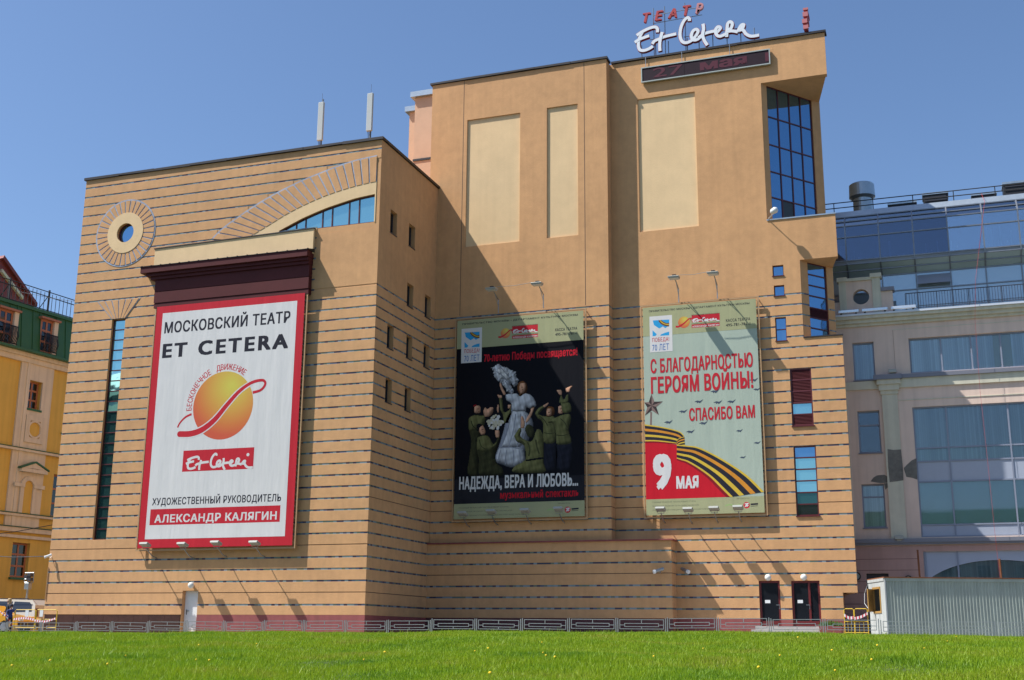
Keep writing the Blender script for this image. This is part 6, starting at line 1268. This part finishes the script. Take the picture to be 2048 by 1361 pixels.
# overhead wires in the side street
for (x0, y0, Y0), (x1, y1, Y1), lab in (((-40, 1072, 60), (106, 1050, 62), 'upper overhead wire across the side street'), ((-40, 1111, 56), (99, 1113, 52.2), 'lower overhead wire ending at the theatre corner'), ((40, 584, 66), (175, 607, 66), 'thin wire in the sky left of the theatre')):
    P = [V((U(x0, y0, Y0)[0], Y0, U(x0, y0, Y0)[1])), V((U(x1, y1, Y1)[0], Y1, U(x1, y1, Y1)[1]))]; m_ = (P[0]+P[1])/2+V((0, 0, -.08)); b = MB(); b.tube([P[0], m_, P[1]], .022 if y0 > 700 else .012, 4); tag(b.build('overhead_wire', DARKSTEEL), lab, 'wire', 'overhead wires')

# ------------------------------------------------------------------ cars in the side street
GLC = mat('car glass', (.02, .022, .025), .05, coat=.6); TYRE = mat('tyre', (.012, .012, .012), .85); RIM = mat('wheel rim', (.4, .4, .42), .3, metal=.8)
def car(label, cat, loc, rz, body, roof, prof, glassp, wheels, W=1.72, trims=()):
    T = thing('parked_car', label, cat, loc, rz, None); b = MB(); n = len(prof)
    ins = lambda z: 0 if z < .95 else .16*(z-.95)/.6
    L_ = [V((x, -W/2+ins(z), z)) for x, z in prof]; R_ = [V((x, W/2-ins(z), z)) for x, z in prof]
    tri = tessellate_polygon([[V((x, z, 0)) for x, z in prof]])
    b.add(L_+R_, [tuple(t) for t in tri]+[tuple(n+k for k in reversed(t)) for t in tri]+[(i, (i+1) % n, n+(i+1) % n, n+i) for i in range(n)])
    b.build('body', body, T, local=True)
    for gp in glassp:
        for s in (-1, 1):
            bb = MB(); P = [V((x, s*(W/2-ins(z)+.004), z)) for x, z in gp]; tr_ = tessellate_polygon([[V((x, z, 0)) for x, z in gp]]); bb.add(P+[p-V((0, s*.02, 0)) for p in P], [tuple(t) for t in tr_]+[tuple(len(P)+k for k in reversed(t)) for t in tr_]+[(i, (i+1) % len(P), len(P)+(i+1) % len(P), len(P)+i) for i in range(len(P))]); bb.build('window', GLC, T, local=True)
    for x in wheels:
        for s in (-1, 1):
            bb = MB(); bb.lathe((x, s*(W/2-.1), .31), [(.2, -.1), (.3, -.1), (.315, -.06), (.315, .06), (.3, .1), (.2, .1)], 20, (0, 1, 0)); t_ = bb.build('wheel', TYRE, T, local=True); bb = MB(); bb.lathe((x, s*(W/2-.03), .31), [(.0, -.06), (.2, -.05), (.2, .05), (.0, .035)], 16, (0, 1, 0)); bb.build('rim', RIM, t_, local=True)
    for (x, y, z), (sx, sy, sz), nm, m in trims: MB().bx(x-sx, x+sx, y-sy, y+sy, z-sz, z+sz).build(nm, m, T, local=True)
    return T
TAXI = mat('taxi yellow paint', (.62, .30, .02), .3, coat=.5); VANP = mat('beige van paint', (.50, .47, .40), .35, coat=.4)
cx_, _z0 = U(58, 1262, 53.2)
car('yellow car at the far left behind the barrier', 'car', (cx_-.05, 53.2, .0), 0, TAXI, TAXI, [(0, .35), (-.02, .62), (-.2, .84), (-1.7, 1.0), (-2.4, 1.42), (-3.3, 1.45), (-3.9, 1.0), (-4.3, .95), (-4.35, .35), (-3.85, .3), (-3.8, .5), (-3.5, .66), (-3.2, .5), (-3.15, .3), (-1.25, .3), (-1.2, .5), (-.9, .66), (-.6, .5), (-.55, .3)], [[(-1.85, 1.02), (-2.42, 1.36), (-2.8, 1.38), (-2.8, 1.02)], [(-2.9, 1.02), (-2.9, 1.38), (-3.25, 1.38), (-3.75, 1.04)]], (-.9, -3.5), trims=(((-.05, -.6, .68), (.06, .15, .07), 'headlight', WHITE), ((-.05, .6, .68), (.06, .15, .07), 'headlight', WHITE), ((-.02, 0, .45), (.06, .8, .1), 'bumper', DARKSTEEL)))
cx_, _z0 = U(88, 1262, 55.8)
car('beige van with dark side windows behind the yellow car', 'van', (cx_, 55.8, .0), 0, VANP, VANP, [(0, .4), (.02, .9), (-.12, 1.5), (-.4, 1.78), (-3.0, 1.84), (-3.6, 1.2), (-4.3, 1.0), (-4.4, .4), (-3.9, .3), (-3.85, .52), (-3.5, .68), (-3.15, .52), (-3.1, .3), (-1.15, .3), (-1.1, .52), (-.75, .68), (-.4, .52), (-.35, .35)], [[(-.25, 1.15), (-.35, 1.5), (-.55, 1.66), (-1.6, 1.7), (-1.6, 1.12)], [(-1.7, 1.12), (-1.7, 1.7), (-2.9, 1.72), (-3.4, 1.15)]], (-.75, -3.5), W=1.8, trims=(((.02, -.75, 1.1), (.03, .08, .22), 'tail_light', REDF), ((.02, .75, 1.1), (.03, .08, .22), 'tail_light', REDF), ((.03, 0, .5), (.06, .85, .11), 'bumper', DARKSTEEL), ((-1.7, -.86, 1.85), (1.2, .02, .02), 'roof_rail', DARKSTEEL), ((-1.7, .76, 1.85), (1.2, .02, .02), 'roof_rail', DARKSTEEL)))

# ------------------------------------------------------------------ two people at the far left
def skin_body(name, verts, edges, root, m, parent, sub=2):
    me = bpy.data.meshes.new(name); me.from_pydata([v[:3] for v in verts], edges, []); o = bpy.data.objects.new(name, me); COL.objects.link(o); me.materials.append(m)
    md = o.modifiers.new('skin', 'SKIN')
    for i, v in enumerate(verts): sv = me.skin_vertices[0].data[i]; sv.radius = (v[3], v[4] if len(v) > 4 else v[3]); sv.use_root = (i == root)
    o.modifiers.new('sub', 'SUBSURF').levels = sub; o.modifiers['sub'].render_levels = sub
    dg = bpy.context.evaluated_depsgraph_get(); me2 = bpy.data.meshes.new_from_object(o.evaluated_get(dg)); o.modifiers.clear(); o.data = me2
    for p in me2.polygons: p.use_smooth = True
    o.parent = parent; return o
SKIN = mat('skin', (.50, .27, .19), .6)
def person(loc, rz, H, top, leg, hair, label, long_hair, arms, cap=None):
    T = thing('person', label, 'person', loc, rz, None); k = H/1.7; S = lambda L: [tuple(q*k for q in v) for v in L]
    vs = S([(0, 0, .93, .13, .10), (0, 0, 1.12, .115, .085), (0, .01, 1.32, .15, .1), (0, .01, 1.43, .07, .07), (0, .0, 1.5, .05, .05), (0, -.02, 1.6, .075, .095), (0, -.02, 1.67, .06, .08),
            (.09, 0, .88, .09), (.1, -.02, .5, .06), (.1, .02, .1, .042), (.1, -.12, .04, .04, .03), (-.09, 0, .88, .09), (-.1, .02, .5, .06), (-.1, .06, .1, .042), (-.1, -.08, .04, .04, .03),
            (.19, .01, 1.38, .055)]+[tuple(a) for a in arms[0]]+[(-.19, .01, 1.38, .055)]+[tuple(a) for a in arms[1]])
    E_ = [(0, 1), (1, 2), (2, 3), (3, 4), (4, 5), (5, 6), (0, 7), (7, 8), (8, 9), (9, 10), (0, 11), (11, 12), (12, 13), (13, 14), (2, 15), (15, 16), (16, 17), (17, 18), (2, 19), (19, 20), (20, 21), (21, 22)]
    o = skin_body('body', vs, E_, 0, SKIN, T)
    o.data.materials.append(top); o.data.materials.append(leg)
    for p in o.data.polygons:
        z = p.center.z/k; p.material_index = 2 if z < .93 else (1 if z < 1.44 and not (abs(p.center.x)/k > .16 and z < 1.05) else 0)
    b = MB(); n = 10; prof = [(.02, .11), (.07, .1), (.1, .05), (.108, -.02), (.1, -.09)]+([(.11, -.2), (.1, -.32), (.03, -.36)] if long_hair else [(.06, -.11)])
    b.lathe((0, .025*k, 1.64*k), [(r*k, h*k) for r, h in prof][::-1], 12); hv = b; hv.v = [V((q.x, q.y if q.y > -.035*k or q.z > 1.68*k else -.035*k, q.z)) for q in hv.v]; h = hv.build('hair', hair, T, smooth=True, local=True)
    for s in (-1, 1): MB().lathe((s*.032*k, -.112*k, 1.605*k), [(.002, -.008), (.009*k, 0), (.002, .008)], 6, (0, 1, 0)).build('eye', BLACK, T, local=True)
    MB().lathe((0, -.118*k, 1.575*k), [(.018*k, -.02), (.006, .02)], 6, (0, -.3, 1)).build('nose', SKIN, T, local=True)
    if cap: b = MB(); b.lathe((0, -.01, 1.66*k), [(.112*k, -.03), (.112*k, .03), (.06*k, .09), (.01, .1)], 12); b.bx(-.08*k, .08*k, -.22*k, -.09*k, 1.625*k, 1.64*k); b.build('cap', cap, T, local=True)
    return T
DK = mat('dark clothing', (.018, .018, .022), .85); BLUEC = mat('blue jacket', (.025, .04, .16), .8, var=.2, vscale=8); BLOND = mat('blond hair', (.42, .29, .14), .7)
Yp_ = 49.6; X, Z = U(12, 1262, Yp_)
hh = U(12, 1200, Yp_)[1]-.0
person((X, Yp_, 0.03), -.5, hh, DK, DK, BLOND, 'person with blond hair in dark clothes at the far left', True, [[(.3, .0, 1.12, .045), (.25, -.2, 1.05, .035), (.22, -.3, 1.06, .03)], [(-.27, -.02, 1.12, .045), (-.24, -.12, .9, .035), (-.22, -.18, .82, .03)]])
X2, Z2 = U(20, 1240, Yp_-.35); h2 = U(20, 1212, Yp_-.35)[1]
person((X2, Yp_-.35, .03), .9, h2, BLUEC, DK, mat('dark hair', (.05, .03, .02), .7), 'shorter person in blue jacket and dark cap in front of the blond one', False, [[(.28, -.05, 1.15, .045), (.22, -.25, 1.05, .035), (.2, -.35, 1.02, .03)], [(-.27, -.05, 1.15, .045), (-.22, -.25, 1.05, .035), (-.2, -.35, 1.02, .03)]], cap=mat('dark cap', (.015, .015, .03), .8))

# ------------------------------------------------------------------ houses across the square, as the theatre's windows mirror them
def opposite(x0, x1, Y, h, cols, rows, m, lab):
    T = thing('opposite_house', lab, 'building', ((x0+x1)/2, Y, -1.8)); F = Face((x1, Y, -1.8), (-1, 0, 0), (0, 1, 0)); W = x1-x0
    MB().bx(x0, x1, Y-12, Y, -1.8, h).build('wall', m, T); MB().hexa([(x0-.4, Y-12.4, h), (x1+.4, Y-12.4, h), (x1+.4, Y+.4, h), (x0-.4, Y+.4, h), (x0+1, Y-9, h+2.6), (x1-1, Y-9, h+2.6), (x1-1, Y-3, h+2.6), (x0+1, Y-3, h+2.6)]).build('roof', GRNM, T)
    g = None; fh = (h+1.8)/rows
    for i in range(cols):
        for j in range(rows):
            p = F.p(W*(i+.5)/cols, fh*(j+.25), 0)
            if g is None: g = MB().bx(-.75, .75, -.02, .06, 0, fh*.5).build('window', GL_DARK, T, local=True); o = g
            else: o = g.copy(); COL.objects.link(o)
            o.location = p-WO[T.name]
    for j in range(1, rows): MB().bf(F, 0, W, fh*j-.1, fh*j+.1, 0, .18).build('string_course', YCR, T)
opposite(-150, -72, -42, 34, 16, 8, mat('grey green render', (.24, .28, .25), .9, var=.1), 'tall grey green house across the square, seen only in reflections')
opposite(-62, 30, -46, 15, 20, 4, mat('buff render', (.42, .36, .28), .9, var=.1), 'long buff house across the square, seen only in reflections')
